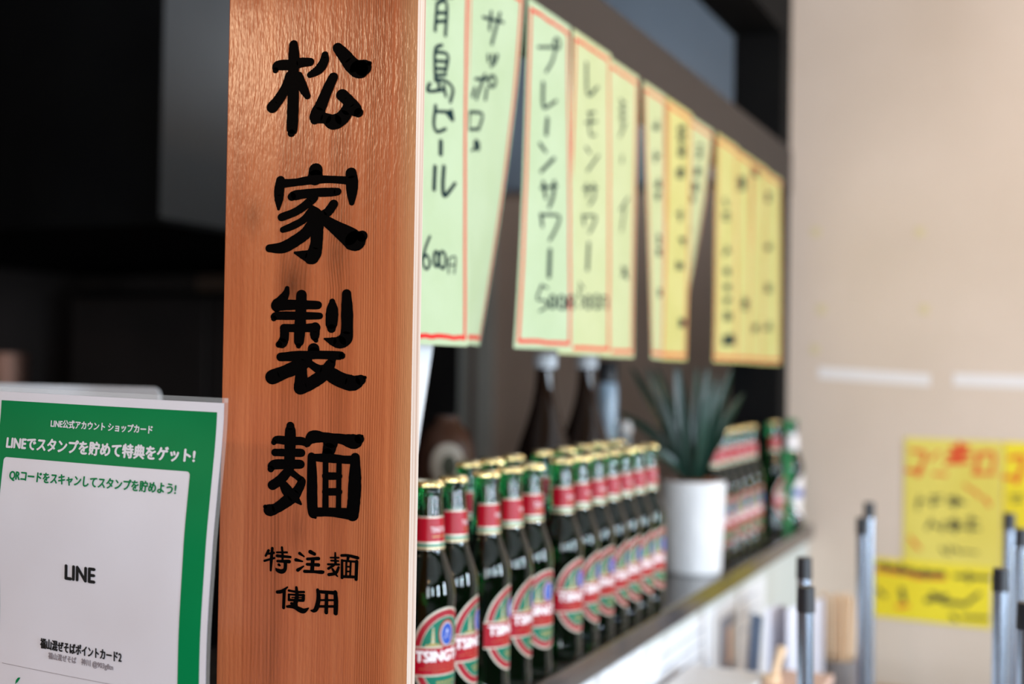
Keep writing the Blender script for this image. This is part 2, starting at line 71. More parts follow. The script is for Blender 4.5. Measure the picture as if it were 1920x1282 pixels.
 's9': [[[2541.5,344.7,2.85],[2539.2,338.4,2.84]],[[2535.3,340.9,2.84],[2530.7,334.3,2.83]],[[2531.1,337.4,2.84],[2539.5,332.3,2.84]],[[2543.5,335.9,2.85],[2538.7,329.2,2.84]],[[2559.9,334.8,2.86],[2551.4,327.7,2.86]],[[2524.9,310.7,2.83],[2569.4,316.0,2.87]],[[2524.9,309.8,2.83],[2569.5,313.1,2.87]],[[2534.3,309.4,2.84],[2528.1,303.7,2.83]],[[2555.9,309.3,2.86],[2560.1,304.7,2.86]],[[2525.4,300.0,2.83],[2570.0,303.9,2.87]],[[2559.6,247.7,2.86],[2548.9,241.7,2.85]],[[2544.8,243.8,2.85],[2548.5,239.1,2.85]],[[2560.2,242.7,2.86],[2551.6,236.8,2.85]],[[2530.8,233.3,2.83],[2577.3,240.5,2.88]],[[2551.2,236.8,2.85],[2543.2,231.0,2.85]],[[2539.8,233.3,2.84],[2530.7,227.4,2.83]],[[2534.5,199.4,2.84],[2571.0,202.2,2.87]],[[2558.6,199.5,2.86],[2568.1,196.1,2.87]],[[2534.7,194.0,2.84],[2571.3,197.1,2.87]],[[2552.7,195.0,2.85],[2563.6,191.7,2.87]],[[2534.9,191.5,2.84],[2571.5,191.5,2.87]],[[2536.1,167.0,2.84],[2572.6,169.8,2.87]],[[2555.6,168.8,2.86],[2558.7,164.9,2.86]],[[2536.3,163.3,2.84],[2572.8,166.8,2.87]],[[2554.9,164.7,2.86],[2546.2,160.1,2.85]],[[2536.5,160.0,2.84],[2573.1,160.7,2.87]],[[2535.5,139.9,2.84],[2576.1,142.3,2.88]],[[2535.6,137.5,2.84],[2576.1,142.0,2.88]],[[2535.7,135.3,2.84],[2576.3,138.9,2.88]],[[2555.3,136.7,2.86],[2551.3,131.4,2.85]],[[2543.3,133.6,2.84],[2549.0,128.8,2.85]],[[2533.9,111.8,2.83],[2580.8,110.6,2.88]],[[2548.5,111.0,2.85],[2539.5,105.6,2.84]],[[2562.4,109.1,2.86],[2570.5,104.3,2.87]],[[2534.3,102.4,2.83],[2581.1,105.3,2.88]],[[2534.4,101.0,2.83],[2581.2,101.7,2.88]],[[2534.5,98.3,2.83],[2581.3,101.1,2.88]],[[2572.3,71.4,2.87],[2580.2,65.8,2.88]],[[2524.3,62.9,2.82],[2606.0,66.4,2.91]],[[2568.5,65.5,2.87],[2574.8,59.9,2.87]],[[2524.4,60.3,2.82],[2606.2,62.6,2.91]],[[2524.6,57.7,2.82],[2606.5,56.2,2.91]],[[2524.9,52.0,2.82],[2606.5,57.0,2.91]],[[2525.0,48.7,2.82],[2606.8,51.5,2.91]],[[2525.1,47.5,2.82],[2606.8,50.7,2.91]]],
 's10': [[[2658.8,402.4,2.96],[2714.5,409.3,3.02]],[[2659.2,395.6,2.97],[2714.7,406.4,3.02]],[[2659.2,394.4,2.97],[2714.9,402.6,3.02]],[[2659.4,390.8,2.97],[2715.2,397.4,3.02]],[[2659.7,384.2,2.97],[2715.3,394.0,3.02]],[[2694.2,390.6,3.0],[2699.3,383.6,3.01]],[[2660.1,376.6,2.97],[2715.7,387.5,3.02]],[[2717.2,153.6,3.02],[2722.3,147.0,3.02]],[[2712.9,149.9,3.01],[2705.2,142.6,3.01]],[[2698.9,143.4,3.0],[2751.4,146.8,3.05]],[[2699.3,136.9,3.0],[2751.6,142.1,3.05]],[[2699.3,135.6,3.0],[2751.8,139.0,3.05]],[[2733.0,137.1,3.03],[2724.1,129.8,3.03]],[[2699.7,127.9,3.0],[2752.3,129.2,3.05]]],
 's11': [[[2810.8,445.3,3.12],[2825.0,440.7,3.13]],[[2789.2,437.5,3.1],[2837.9,441.3,3.15]],[[2789.4,434.2,3.1],[2838.0,439.0,3.15]],[[2814.2,435.8,3.12],[2810.2,428.5,3.12]],[[2789.8,427.5,3.1],[2838.4,430.8,3.15]],[[2813.6,92.5,3.11],[2862.5,98.2,3.16]],[[2813.6,93.1,3.11],[2862.8,93.2,3.16]],[[2813.8,88.9,3.11],[2862.9,89.8,3.16]],[[2813.9,86.5,3.11],[2863.0,88.1,3.16]],[[2827.9,84.9,3.13],[2828.5,78.3,3.13]]],
 's12': [[[2916.3,401.0,3.22],[2968.7,409.8,3.28]],[[2916.4,398.9,3.22],[2969.0,403.6,3.28]],[[2946.0,400.9,3.25],[2957.7,394.2,3.27]],[[2916.8,391.3,3.22],[2969.5,395.5,3.28]],[[2917.1,384.8,3.22],[2969.7,392.2,3.28]],[[2962.3,291.6,3.27],[2975.9,287.1,3.28]],[[2931.8,283.3,3.24],[2979.6,285.9,3.28]],[[2931.9,281.9,3.24],[2979.6,285.3,3.28]],[[2932.2,276.0,3.24],[2979.9,280.1,3.29]],[[2932.2,276.1,3.24],[2979.9,280.6,3.29]],[[2943.3,193.5,3.25],[2991.3,194.9,3.29]],[[2959.1,192.6,3.26],[2945.5,185.9,3.25]],[[2953.0,189.3,3.26],[2943.8,182.9,3.25]],[[2943.8,183.5,3.25],[2991.7,187.7,3.3]],[[2944.0,180.9,3.25],[2992.1,181.7,3.3]],[[2988.1,109.5,3.29],[2993.4,103.8,3.3]],[[2975.0,106.1,3.28],[2973.5,100.2,3.28]],[[2978.5,103.3,3.28],[2993.5,98.0,3.3]],[[2980.6,100.5,3.28],[2973.4,94.4,3.27]],[[2967.7,97.1,3.27],[2956.2,90.9,3.26]],[[2942.3,92.0,3.24],[3003.7,93.5,3.31]]],
}
NOTICE = {
 'n1r': [[[-357,1206,3.7],[-327,1202,5.2],[-329,1181,4.2],[-341,1149,6.3]],[[-367,1158,4.7],[-334,1155,5.2]],[[-312,1187,3.1],[-292,1206,3.1]],[[-306,1153,3.1],[-277,1152,4.2]],[[-262,1215,6.8],[-228,1219,6.2]],[[-270,1199,6.2],[-225,1204,6.2]],[[-274,1181,5.2],[-228,1186,5.7]],[[-245,1226,6.7],[-245,1185,7.3]],[[-257,1190,5.2],[-277,1176,3.6]],[[-208,1202,5.2],[-170,1206,4.6],[-172,1168,3.6]],[[-203,1202,5.2],[-208,1161,5.2]],[[-213,1158,4.7],[-167,1160,3.6]],[[-232,1129,3.1],[-220,1119,3.1]],[[-212,1117,3.6],[-200,1104,3.6]],[[-188,1100,4.1],[-178,1085,4.1]],[[-358,996,3.2],[-335,969,3.1]],[[-353,991,2.6],[-345,976,2.6]]],
 'n1k': [[[-336,1097,2.6],[-341,1065,3.2]],[[-343,1083,2.6],[-326,1087,2.6]],[[-311,1096,3.1],[-286,1100,2.6]],[[-316,1082,2.6],[-286,1087,2.6]],[[-301,1099,2.6],[-306,1073,2.6]],[[-269,1095,4.2],[-244,1092,4.1]],[[-268,1083,3.6],[-241,1087,3.6]],[[-256,1101,3.1],[-256,1075,3.6]],[[-241,1089,2.6],[-232,1085,2.6]],[[-308,1041,3.7],[-318,1020,3.7]],[[-305,1031,3.1],[-290,1024,3.1]],[[-280,1038,3.6],[-283,1017,3.6]],[[-266,1039,4.2],[-243,1037,4.1]],[[-268,1025,4.2],[-241,1027,4.1]],[[-256,1047,4.2],[-256,1018,4.7]],[[-226,1049,3.1],[-204,1045,3.1]],[[-217,1055,3.1],[-219,1021,3.6]],[[-231,1028,3.6],[-199,1027,3.1]],[[-285,975,3.1],[-275,963,3.1]],[[-268,979,3.1],[-265,963,3.1]],[[-255,977,3.1],[-243,968,3.6]],[[-236,971,2.6],[-204,970,2.3]]],
 'n2r': [[[-133,1197,5.1],[-105,1201,5.1],[-109,1171,4.6],[-119,1142,5.1]],[[-147,1153,4.6],[-112,1150,4.6]]],
 'n2k': [[[-130,1108,3.1],[-107,1110,3.1]],[[-126,1096,3.1],[-104,1100,2.5]]],
 'n3k': [[[-431,922,5.1],[-387,917,6.1],[-348,915,6.1]],[[-348,910,6.1],[-280,913,7.0]],[[-417,930,3.1],[-411,913,4.1]],[[-377,928,4.1],[-377,908,4.1]],[[-323,920,4.5],[-318,903,4.5]],[[-252,911,5.0],[-176,912,5.0]],[[-223,920,4.0],[-221,901,4.0]],[[-431,863,4.6],[-416,849,4.6]],[[-376,868,6.1],[-371,843,6.1]],[[-318,847,6.1],[-275,861,6.0]],[[-304,864,6.0],[-275,846,6.0]],[[-270,847,6.0],[-227,845,5.0]],[[-223,851,4.5],[-199,873,4.5]],[[-260,817,5.0],[-251,808,5.0]],[[-236,815,4.0],[-180,817,4.0]]],
 'n3r': [[[-436,911,3.1],[-348,905,3.5]],[[-347,900,3.5],[-275,904,3.5]],[[-386,826,4.1],[-361,831,4.1]]],
}
# ------------------------------------------------------------------ mesh helpers
class MB:
    """collects faces in several material slots and links them as one mesh object"""
    def __init__(s): s.v = []; s.f = []; s.m = []
    def add(s, vs_, fs, mi=0):
        b = len(s.v); s.v += [tuple(p) for p in vs_]
        for f in fs: s.f.append(tuple(i + b for i in f)); s.m.append(mi)
    def box(s, a, b, mi=0):
        (x0, y0, z0), (x1, y1, z1) = a, b
        s.add([(x0, y0, z0), (x1, y0, z0), (x1, y1, z0), (x0, y1, z0), (x0, y0, z1), (x1, y0, z1), (x1, y1, z1), (x0, y1, z1)],
              [(3, 2, 1, 0), (4, 5, 6, 7), (0, 1, 5, 4), (1, 2, 6, 5), (2, 3, 7, 6), (3, 0, 4, 7)], mi)
    def lathe(s, prof, n=32, mi=0, c=(0, 0, 0), closed=False):
        vs_, fs = [], []
        for r, z in prof:
            for k in range(n):
                a = 2 * PI * k / n
                vs_.append((c[0] + r * math.cos(a), c[1] + r * math.sin(a), c[2] + z))
        for i in range(len(prof) - 1):
            for k in range(n):
                k2 = (k + 1) % n
                fs.append((i * n + k, i * n + k2, (i + 1) * n + k2, (i + 1) * n + k))
        if prof[0][0] > 1e-6: fs.append(tuple(reversed(range(n))))
        if prof[-1][0] > 1e-6: fs.append(tuple((len(prof) - 1) * n + k for k in range(n)))
        s.add(vs_, fs, mi)
    def tube(s, p, q, r0, r1=None, n=20, mi=0):
        r1 = r0 if r1 is None else r1
        p, q = Vector(p), Vector(q); d = (q - p).normalized()
        u = d.orthogonal().normalized(); w = d.cross(u)
        vs_ = []
        for c, r in ((p, r0), (q, r1)):
            for k in range(n):
                a = 2 * PI * k / n
                vs_.append(c + (u * math.cos(a) + w * math.sin(a)) * r)
        fs = [(k, (k + 1) % n, n + (k + 1) % n, n + k) for k in range(n)]
        fs += [tuple(reversed(range(n))), tuple(range(n, 2 * n))]
        s.add(vs_, fs, mi)
    def grid(s, F, us, ws, mi=0, flip=False):
        nu, nw = len(us), len(ws)
        vs_ = [F(u, w) for w in ws for u in us]
        fs = []
        for j in range(nw - 1):
            for i in range(nu - 1):
                q = (j * nu + i, j * nu + i + 1, (j + 1) * nu + i + 1, (j + 1) * nu + i)
                fs.append(tuple(reversed(q)) if flip else q)
        s.add(vs_, fs, mi)
    def build(s, name, mats, parent=None, smooth=False, loc=None):
        me = bpy.data.meshes.new(name)
        me.from_pydata(s.v, [], s.f)
        if not isinstance(mats, (list, tuple)): mats = [mats]
        for m in mats: me.materials.append(m)
        me.polygons.foreach_set('material_index', s.m)
        if smooth:
            me.polygons.foreach_set('use_smooth', [True] * len(me.polygons))
            try: me.set_sharp_from_angle(angle=math.radians(40))
            except Exception: pass
        me.update()
        o = bpy.data.objects.new(name, me); COL.objects.link(o)
        if parent is not None: o.parent = parent
        if loc is not None: o.location = loc
        return o

def tag(o, label=None, cat=None, group=None, kind=None):
    if label: o['label'] = label
    if cat: o['category'] = cat
    if group: o['group'] = group
    if kind: o['kind'] = kind
    return o

def empty(name, loc=(0, 0, 0), rz=0.0):
    o = bpy.data.objects.new(name, None); COL.objects.link(o)
    o.empty_display_size = 0.02
    o.location = loc; o.rotation_euler = (0, 0, rz)
    return o

def children_of(o): return [c for c in bpy.data.objects if c.parent == o]

def copy_thing(o, loc, rz, parent=None):
    c = o.copy(); COL.objects.link(c)
    c.location = loc; c.rotation_euler = (0, 0, rz)
    for ch in children_of(o):
        d = ch.copy(); COL.objects.link(d); d.parent = c
        for g in children_of(ch):
            e = g.copy(); COL.objects.link(e); e.parent = d
    return c

def bevel(o, w, seg=2):
    m = o.modifiers.new('bevel', 'BEVEL'); m.width = w; m.segments = seg; m.limit_method = 'ANGLE'
    return o

def spline(pts, n=6):
    """smooth a polyline of (a, b, r) with Catmull-Rom"""
    if len(pts) < 3: 
        (a, b, r), (c, d, q) = pts
        return [(a + (c - a) * t / n, b + (d - b) * t / n, r + (q - r) * t / n) for t in range(n + 1)]
    out = []
    P = [pts[0]] + list(pts) + [pts[-1]]
    for i in range(1, len(P) - 2):
        for k in range(n):
            t = k / n
            out.append(tuple(0.5 * (2 * P[i][j] + (P[i + 1][j] - P[i - 1][j]) * t
                       + (2 * P[i - 1][j] - 5 * P[i][j] + 4 * P[i + 1][j] - P[i + 2][j]) * t * t
                       + (3 * P[i][j] - P[i - 1][j] - 3 * P[i + 1][j] + P[i + 2][j]) * t ** 3) for j in range(3)))
    out.append(tuple(pts[-1]))
    return [(a, b, max(r, 0.1 * max(p[2] for p in pts))) for a, b, r in out]

def brush(mb, strokes, F, mi=0, smooth=True, cap=10, rough=0.0):
    """brush strokes: ribbons with round ends; F(a, b, lift) maps the stroke plane to 3-D"""
    for si, st in enumerate(strokes):
        pts = spline(st) if smooth else [tuple(p) for p in st]
        lift = si * 0.00001
        if rough: pts = [(a, b, r * (1 + random.uniform(-rough, rough))) for a, b, r in pts]
        n = len(pts); L = []; Rr = []
        for i in range(n):
            p0 = pts[max(i - 1, 0)]; p1 = pts[min(i + 1, n - 1)]
            dx, dy = p1[0] - p0[0], p1[1] - p0[1]
            d = math.hypot(dx, dy) or 1.0
            nx, ny = -dy / d, dx / d
            a, b, r = pts[i]
            L.append(F(a + nx * r, b + ny * r, lift)); Rr.append(F(a - nx * r, b - ny * r, lift))
        mb.add(L + Rr, [(i, i + 1, n + i + 1, n + i) for i in range(n - 1)], mi)
        ends = [0, n - 1] + (list(range(6, n - 1, 6)) if smooth else list(range(1, n - 1)))
        for e in ends:
            a, b, r = pts[e]
            ring = [F(a + r * math.cos(2 * PI * k / cap), b + r * math.sin(2 * PI * k / cap), lift + 0.000005) for k in range(cap)]
            mb.add(ring, [tuple(range(cap))], mi)

_tc = {}
def glyphs(body, bold=0.0, fine=0):
    """a line of type as flat 2-D triangles in a unit box (0..1 wide, 0..1 high) plus its aspect"""
    k = (body, bold, fine)
    if k in _tc: return _tc[k]
    cu = bpy.data.curves.new('type', 'FONT'); cu.body = body; cu.size = 1.0; cu.offset = bold; cu.resolution_u = 3
    ob = bpy.data.objects.new('type', cu); COL.objects.link(ob)
    dg = bpy.context.evaluated_depsgraph_get()
    me = bpy.data.meshes.new_from_object(ob.evaluated_get(dg))
    if fine:
        bm = bmesh.new(); bm.from_mesh(me); bmesh.ops.triangulate(bm, faces=bm.faces[:])
        for _ in range(4):
            lg = [e for e in bm.edges if e.calc_length() > fine]
            if not lg: break
            bmesh.ops.subdivide_edges(bm, edges=lg, cuts=1); bmesh.ops.triangulate(bm, faces=bm.faces[:])
        bm.to_mesh(me); bm.free()
    vs_ = [(v.co.x, v.co.y) for v in me.vertices]
    fs = [tuple(p.vertices) for p in me.polygons]
    bpy.data.objects.remove(ob); bpy.data.curves.remove(cu); bpy.data.meshes.remove(me)
    x0 = min(p[0] for p in vs_); x1 = max(p[0] for p in vs_); y0 = min(p[1] for p in vs_); y1 = max(p[1] for p in vs_)
    _tc[k] = ([((x - x0) / (x1 - x0), (y - y0) / (y1 - y0)) for x, y in vs_], fs, (y1 - y0) / (x1 - x0))
    return _tc[k]

def type_on(mb, body, F, a0, b0, w, h=None, bold=0.0, mi=0, lift=0.0, fine=0):
    vs_, fs, asp = glyphs(body, 0.0, fine)
    h = w * asp if h is None else h
    d = bold * h * .55
    offs = [(0, 0), (d, 0), (-d, 0), (0, d * .7), (0, -d * .7)] if bold else [(0, 0)]
    for k, (ox, oy) in enumerate(offs):
        mb.add([F(a0 + x * w + ox, b0 + y * h + oy, lift + k * .00003) for x, y in vs_], fs, mi)

# ------------------------------------------------------------------ materials
def lin(c): return tuple(((x / 255.0) / 12.92 if x / 255.0 <= 0.04045 else ((x / 255.0 + 0.055) / 1.055) ** 2.4) for x in c)
def mat(name, col, rough=0.5, metal=0.0, spec=0.5, coat=0.0, trans=0.0, alpha=1.0, ior=1.5):
    m = bpy.data.materials.new(name); m.use_nodes = True
    b = m.node_tree.nodes['Principled BSDF']
    b.inputs['Base Color'].default_value = (*col, 1)
    b.inputs['Roughness'].default_value = rough
    b.inputs['Metallic'].default_value = metal
    b.inputs['Specular IOR Level'].default_value = spec
    b.inputs['Coat Weight'].default_value = coat
    b.inputs['Transmission Weight'].default_value = trans
    b.inputs['IOR'].default_value = ior
    b.inputs['Alpha'].default_value = alpha
    return m
def nodes(m): return m.node_tree.nodes, m.node_tree.links, m.node_tree.nodes['Principled BSDF']
def mottle(m, c1, c2, scale=8.0, detail=4.0, stretch=(1, 1, 1), bump=0.0, lo=0.35, hi=0.65, bscale=None):
    """noise-mixed colour in object space, with optional bump"""
    N, L, b = nodes(m)
    tc = N.new('ShaderNodeTexCoord'); mp = N.new('ShaderNodeMapping'); mp.inputs['Scale'].default_value = stretch
    nz = N.new('ShaderNodeTexNoise'); nz.inputs['Scale'].default_value = scale; nz.inputs['Detail'].default_value = detail
    rp = N.new('ShaderNodeValToRGB')
    rp.color_ramp.elements[0].position = lo; rp.color_ramp.elements[0].color = (*c1, 1)
    rp.color_ramp.elements[1].position = hi; rp.color_ramp.elements[1].color = (*c2, 1)
    L.new(tc.outputs['Object'], mp.inputs['Vector']); L.new(mp.outputs[0], nz.inputs['Vector'])
    L.new(nz.outputs['Fac'], rp.inputs['Fac']); L.new(rp.outputs[0], b.inputs['Base Color'])
    if bump:
        n2 = N.new('ShaderNodeTexNoise'); n2.inputs['Scale'].default_value = bscale or scale * 3; n2.inputs['Detail'].default_value = 3
        bp = N.new('ShaderNodeBump'); bp.inputs['Strength'].default_value = bump; bp.inputs['Distance'].default_value = 0.002
        L.new(mp.outputs[0], n2.inputs['Vector']); L.new(n2.outputs['Fac'], bp.inputs['Height']); L.new(bp.outputs[0], b.inputs['Normal'])
    return m

def board_wood():
    """lacquered cedar: straight fine grain to the right, broad plain grain to the left, a few knots"""
    m = mat('cedar_board', (0.5, 0.22, 0.08), 0.25, spec=0.6)
    N, L, b = nodes(m)
    def math_(op, a, c=None, d=None):
        n = N.new('ShaderNodeMath'); n.operation = op
        for i, q in enumerate((a, c, d)):
            if q is None: continue
            if isinstance(q, (int, float)): n.inputs[i].default_value = q
            else: L.new(q, n.inputs[i])
        return n.outputs[0]
    tc = N.new('ShaderNodeTexCoord'); sp = N.new('ShaderNodeSeparateXYZ'); L.new(tc.outputs['Object'], sp.inputs[0])
    x, z = sp.outputs[0], sp.outputs[2]
    def noise(sx, sy, sz, scale, detail=3):
        mp = N.new('ShaderNodeMapping'); mp.inputs['Scale'].default_value = (sx, sy, sz); L.new(tc.outputs['Object'], mp.inputs['Vector'])
        nz = N.new('ShaderNodeTexNoise'); nz.inputs['Scale'].default_value = scale; nz.inputs['Detail'].default_value = detail
        L.new(mp.outputs[0], nz.inputs['Vector']); return nz.outputs['Fac']
    # bend of the grain around the knots
    def knot(kx, kz, r):
        dx = math_('SUBTRACT', x, kx); dz = math_('MULTIPLY', math_('SUBTRACT', z, kz), 0.55)
        d = math_('SQRT', math_('ADD', math_('MULTIPLY', dx, dx), math_('MULTIPLY', dz, dz)))
        return math_('MULTIPLY', math_('MINIMUM', math_('MAXIMUM', math_('SUBTRACT', 1.0, math_('DIVIDE', d, r)), 0.0), 1.0), 1.0)
    k1 = knot(0.068, 0.462, 0.020); k2 = knot(0.062, 0.637, 0.011); k3 = knot(0.108, 0.488, 0.016); k4 = knot(0.078, 0.262, 0.016)
    k5 = knot(0.028, 0.520, 0.014)
    ks = math_('MAXIMUM', math_('MAXIMUM', k1, k2), math_('MAXIMUM', math_('MULTIPLY', k3, 0.55), math_('MAXIMUM', math_('MULTIPLY', k4, 0.5), math_('MULTIPLY', k5, 0.6))))
    warp = noise(3, 3, 0.8, 2.2, 2)
    xx = math_('ADD', math_('ADD', x, math_('MULTIPLY', warp, 0.020)), math_('MULTIPLY', ks, 0.006))
    # growth lines: frequency rises to the right-hand edge
    ph = math_('MULTIPLY', math_('ADD', math_('MULTIPLY', xx, 1.0), math_('MULTIPLY', math_('MULTIPLY', xx, xx), 6.0)), 1050.0)
    line = math_('SINE', ph)
    line = math_('POWER', math_('MULTIPLY', math_('ADD', line, 1.0), 0.5), 3.0)
    amt = math_('MULTIPLY', math_('ADD', 0.10, math_('MULTIPLY', x, 5.2)), 0.85)
    patch_n = noise(60, 60, 2.2, 1.0, 3)
    amt = math_('MULTIPLY', amt, math_('MINIMUM', math_('MAXIMUM', math_('MULTIPLY', math_('SUBTRACT', patch_n, 0.34), 3.2), 0.12), 1.25))
    grain = math_('MULTIPLY', line, amt)
    fibre = noise(240, 240, 5, 1.0, 4)
    broad = noise(28, 28, 1.4, 1.0, 3)
    blot = noise(9, 9, 4, 1.0, 3)
    val = math_('ADD', math_('MULTIPLY', fibre, 0.30), math_('ADD', math_('MULTIPLY', broad, 0.60), math_('ADD', math_('MULTIPLY', grain, 0.45), math_('MULTIPLY', blot, 0.32))))
    rp = N.new('ShaderNodeValToRGB')
    e = rp.color_ramp.elements
    e[0].position = 0.38; e[0].color = (*lin((206, 124, 78)), 1)
    e[1].position = 1.02; e[1].color = (*lin((116, 56, 24)), 1)
    mid = e.new(0.66); mid.color = (*lin((178, 95, 56)), 1)
    L.new(val, rp.inputs['Fac'])
    sap = math_('MINIMUM', math_('MAXIMUM', math_('MULTIPLY', math_('SUBTRACT', xx, 0.172), 70.0), 0.0), 1.0)
    ms = N.new('ShaderNodeMix'); ms.data_type = 'RGBA'; L.new(math_('MULTIPLY', sap, 0.42), ms.inputs['Factor']); L.new(rp.outputs[0], ms.inputs[6]); ms.inputs[7].default_value = (*lin((214, 166, 116)), 1)
    mx = N.new('ShaderNodeMix'); mx.data_type = 'RGBA'
    L.new(math_('MULTIPLY', math_('POWER', ks, 1.3), 0.85), mx.inputs['Factor']); L.new(ms.outputs[2], mx.inputs[6]); mx.inputs[7].default_value = (*lin((92, 44, 22)), 1)
    L.new(mx.outputs[2], b.inputs['Base Color'])
    bp = N.new('ShaderNodeBump'); bp.inputs['Strength'].default_value = 0.6; bp.inputs['Distance'].default_value = 0.0008
    rough_n = noise(420, 420, 90, 1.0, 2)
    L.new(math_('ADD', math_('MULTIPLY', rough_n, 0.7), math_('MULTIPLY', fibre, 0.5)), bp.inputs['Height']); L.new(bp.outputs[0], b.inputs['Normal'])
    return m

def edge_wood():  # edge coloured paler than the face, for the window light falling on it
    m = mat('lit_board_edge', lin((236, 214, 190)), 0.5)
    mottle(m, lin((196, 178, 164)), lin((160, 124, 104)), 1.0, 2, (40, 320, 2), lo=0.4, hi=0.7)
    return m

M = {}
M['board'] = board_wood(); M['board_edge'] = edge_wood()
M['ink'] = mat('black_brush_ink', (0.0022, 0.0018, 0.0018), 0.35, ior=1.2)
M['ink'].node_tree.nodes['Principled BSDF'].inputs['Specular IOR Level'].default_value = 0.03
M['pen'] = mat('dark_green_marker', lin((14, 40, 44)), 0.7, spec=0.05)
M['red_pen'] = mat('red_marker', lin((206, 40, 40)), 0.7, spec=0.1)
def paper(name, c1, c2):
    m = mat(name, c1, 0.75, spec=0.25); mottle(m, c1, c2, 14, 3); 
    N, L, b = nodes(m)
    tr = N.new('ShaderNodeBsdfTranslucent'); mx = N.new('ShaderNodeMixShader'); mx.inputs[0].default_value = 0.18
    ramp = [n for n in N if n.bl_idname == 'ShaderNodeValToRGB'][0]
    L.new(ramp.outputs[0], tr.inputs['Color'])
    out = [n for n in N if n.bl_idname == 'ShaderNodeOutputMaterial'][0]
    L.new(b.outputs[0], mx.inputs[1]); L.new(tr.outputs[0], mx.inputs[2]); L.new(mx.outputs[0], out.inputs['Surface'])
    return m
M['lime'] = paper('pale_lime_paper', lin((190, 205, 168)), lin((184, 200, 160)))
M['lemon'] = paper('pale_lemon_paper', lin((199, 204, 157)), lin((193, 199, 149)))
M['yellow'] = paper('yellow_paper', lin((206, 200, 130)), lin((200, 194, 120)))
M['white_paper'] = mat('white_paper', (0.80, 0.81, 0.84), 0.6); mottle(M['white_paper'], (0.80, 0.81, 0.84), (0.76, 0.78, 0.81), 6, 2)
M['notice_pale'] = mat('dull_yellow_paper', lin((222, 206, 96)), 0.7); mottle(M['notice_pale'], lin((222, 206, 98)), lin((214, 196, 84)), 5, 2)
M['notice_yellow'] = mat('bright_yellow_paper', lin((240, 220, 40)), 0.7); mottle(M['notice_yellow'], lin((232, 212, 40)), lin((224, 200, 28)), 5, 2)
M['notice_red'] = mat('orange_red_marker', lin((214, 66, 20)), 0.6)
M['notice_ink'] = mat('olive_black_marker', lin((52, 54, 34)), 0.6)
M['beige_wall'] = mat('beige_wall_paint', lin((210, 196, 184)), 0.75); mottle(M['beige_wall'], lin((211, 194, 179)), lin((203, 186, 170)), 2.5, 4, bump=0.05, bscale=120)
M['tape'] = mat('white_tape', lin((226, 222, 222)), 0.4)
M['glue'] = mat('yellowed_tape', lin((204, 190, 150)), 0.5)
M['black_paint'] = mat('black_paint', (0.006, 0.006, 0.007), 0.7, spec=0.08); mottle(M['black_paint'], (0.004, 0.004, 0.0045), (0.006, 0.006, 0.006), 4)
M['beam'] = mat('dark_brown_beam', lin((64, 57, 54)), 0.5, spec=.25); mottle(M['beam'], lin((42, 36, 34)), lin((50, 43, 40)), 3, 3, (1, .2, 1))
M['shelf'] = mat('dark_laminate', lin((52, 46, 44)), 0.22, coat=0.3); mottle(M['shelf'], lin((48, 43, 41)), lin((60, 53, 50)), 5, 3, (1, .15, 1))
M['partition'] = mat('pale_grey_panel', lin((206, 210, 206)), 0.5); mottle(M['partition'], lin((204, 208, 205)), lin((196, 202, 198)), 3)
M['kitchen_dark'] = mat('shade_dark_kitchen_wall', lin((34, 27, 25)), 0.7); mottle(M['kitchen_dark'], lin((32, 25, 23)), lin((42, 33, 30)), 2.5)  # colour kept very dark to stand in for the unlit kitchen
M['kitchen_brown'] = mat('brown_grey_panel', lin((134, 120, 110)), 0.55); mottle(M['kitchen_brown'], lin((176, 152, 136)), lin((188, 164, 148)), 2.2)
M['strip_grey'] = mat('grey_trim', lin((150, 148, 142)), 0.5); mottle(M['strip_grey'], lin((178, 176, 168)), lin((190, 188, 180)), 4)
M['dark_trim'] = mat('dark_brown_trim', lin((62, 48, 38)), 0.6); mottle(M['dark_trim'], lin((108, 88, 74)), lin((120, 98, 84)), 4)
def brushed(name, col, rough=0.35):
    m = mat(name, col, rough, 1.0); mottle(m, tuple(c * .92 for c in col), col, 6, 3, (1, 1, 12)); return m
M['steel'] = brushed('brushed_steel', (0.50, 0.54, 0.60), 0.42)
M['tube_steel'] = brushed('steel_tube', (0.40, 0.46, 0.55), 0.26)
M['black_plastic'] = mat('black_plastic', (0.012, 0.013, 0.017), 0.4); mottle(M['black_plastic'], (0.011, 0.012, 0.016), (0.016, 0.017, 0.022), 20)
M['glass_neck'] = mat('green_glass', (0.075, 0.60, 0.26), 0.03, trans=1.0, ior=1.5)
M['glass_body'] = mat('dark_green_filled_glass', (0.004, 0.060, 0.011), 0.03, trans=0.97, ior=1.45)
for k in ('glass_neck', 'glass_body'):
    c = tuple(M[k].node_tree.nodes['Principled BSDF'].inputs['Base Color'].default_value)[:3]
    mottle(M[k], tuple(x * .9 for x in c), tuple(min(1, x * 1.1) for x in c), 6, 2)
M['gold'] = mat('gold_crown_cap', (0.62, 0.5, 0.24), 0.24, 1.0); mottle(M['gold'], (0.64, 0.52, 0.26), (0.52, 0.41, 0.18), 60, 2)
M['label_cream'] = mat('label_silver_cream', lin((196, 190, 172)), 0.32, 0.25)
M['label_red'] = mat('label_red', lin((158, 6, 30)), 0.32, 0.0, .25)
M['label_ring'] = mat('label_brick_ring', lin((150, 30, 42)), 0.32, 0.1, .3)
M['label_green'] = mat('label_teal', lin((0, 104, 80)), 0.32, 0.1, .3)
M['label_blue'] = mat('label_blue', lin((12, 66, 160)), 0.35)
M['label_white'] = mat('label_white', lin((232, 226, 226)), 0.4)
M['label_gold'] = mat('label_gold', lin((178, 150, 84)), 0.35, 0.3)
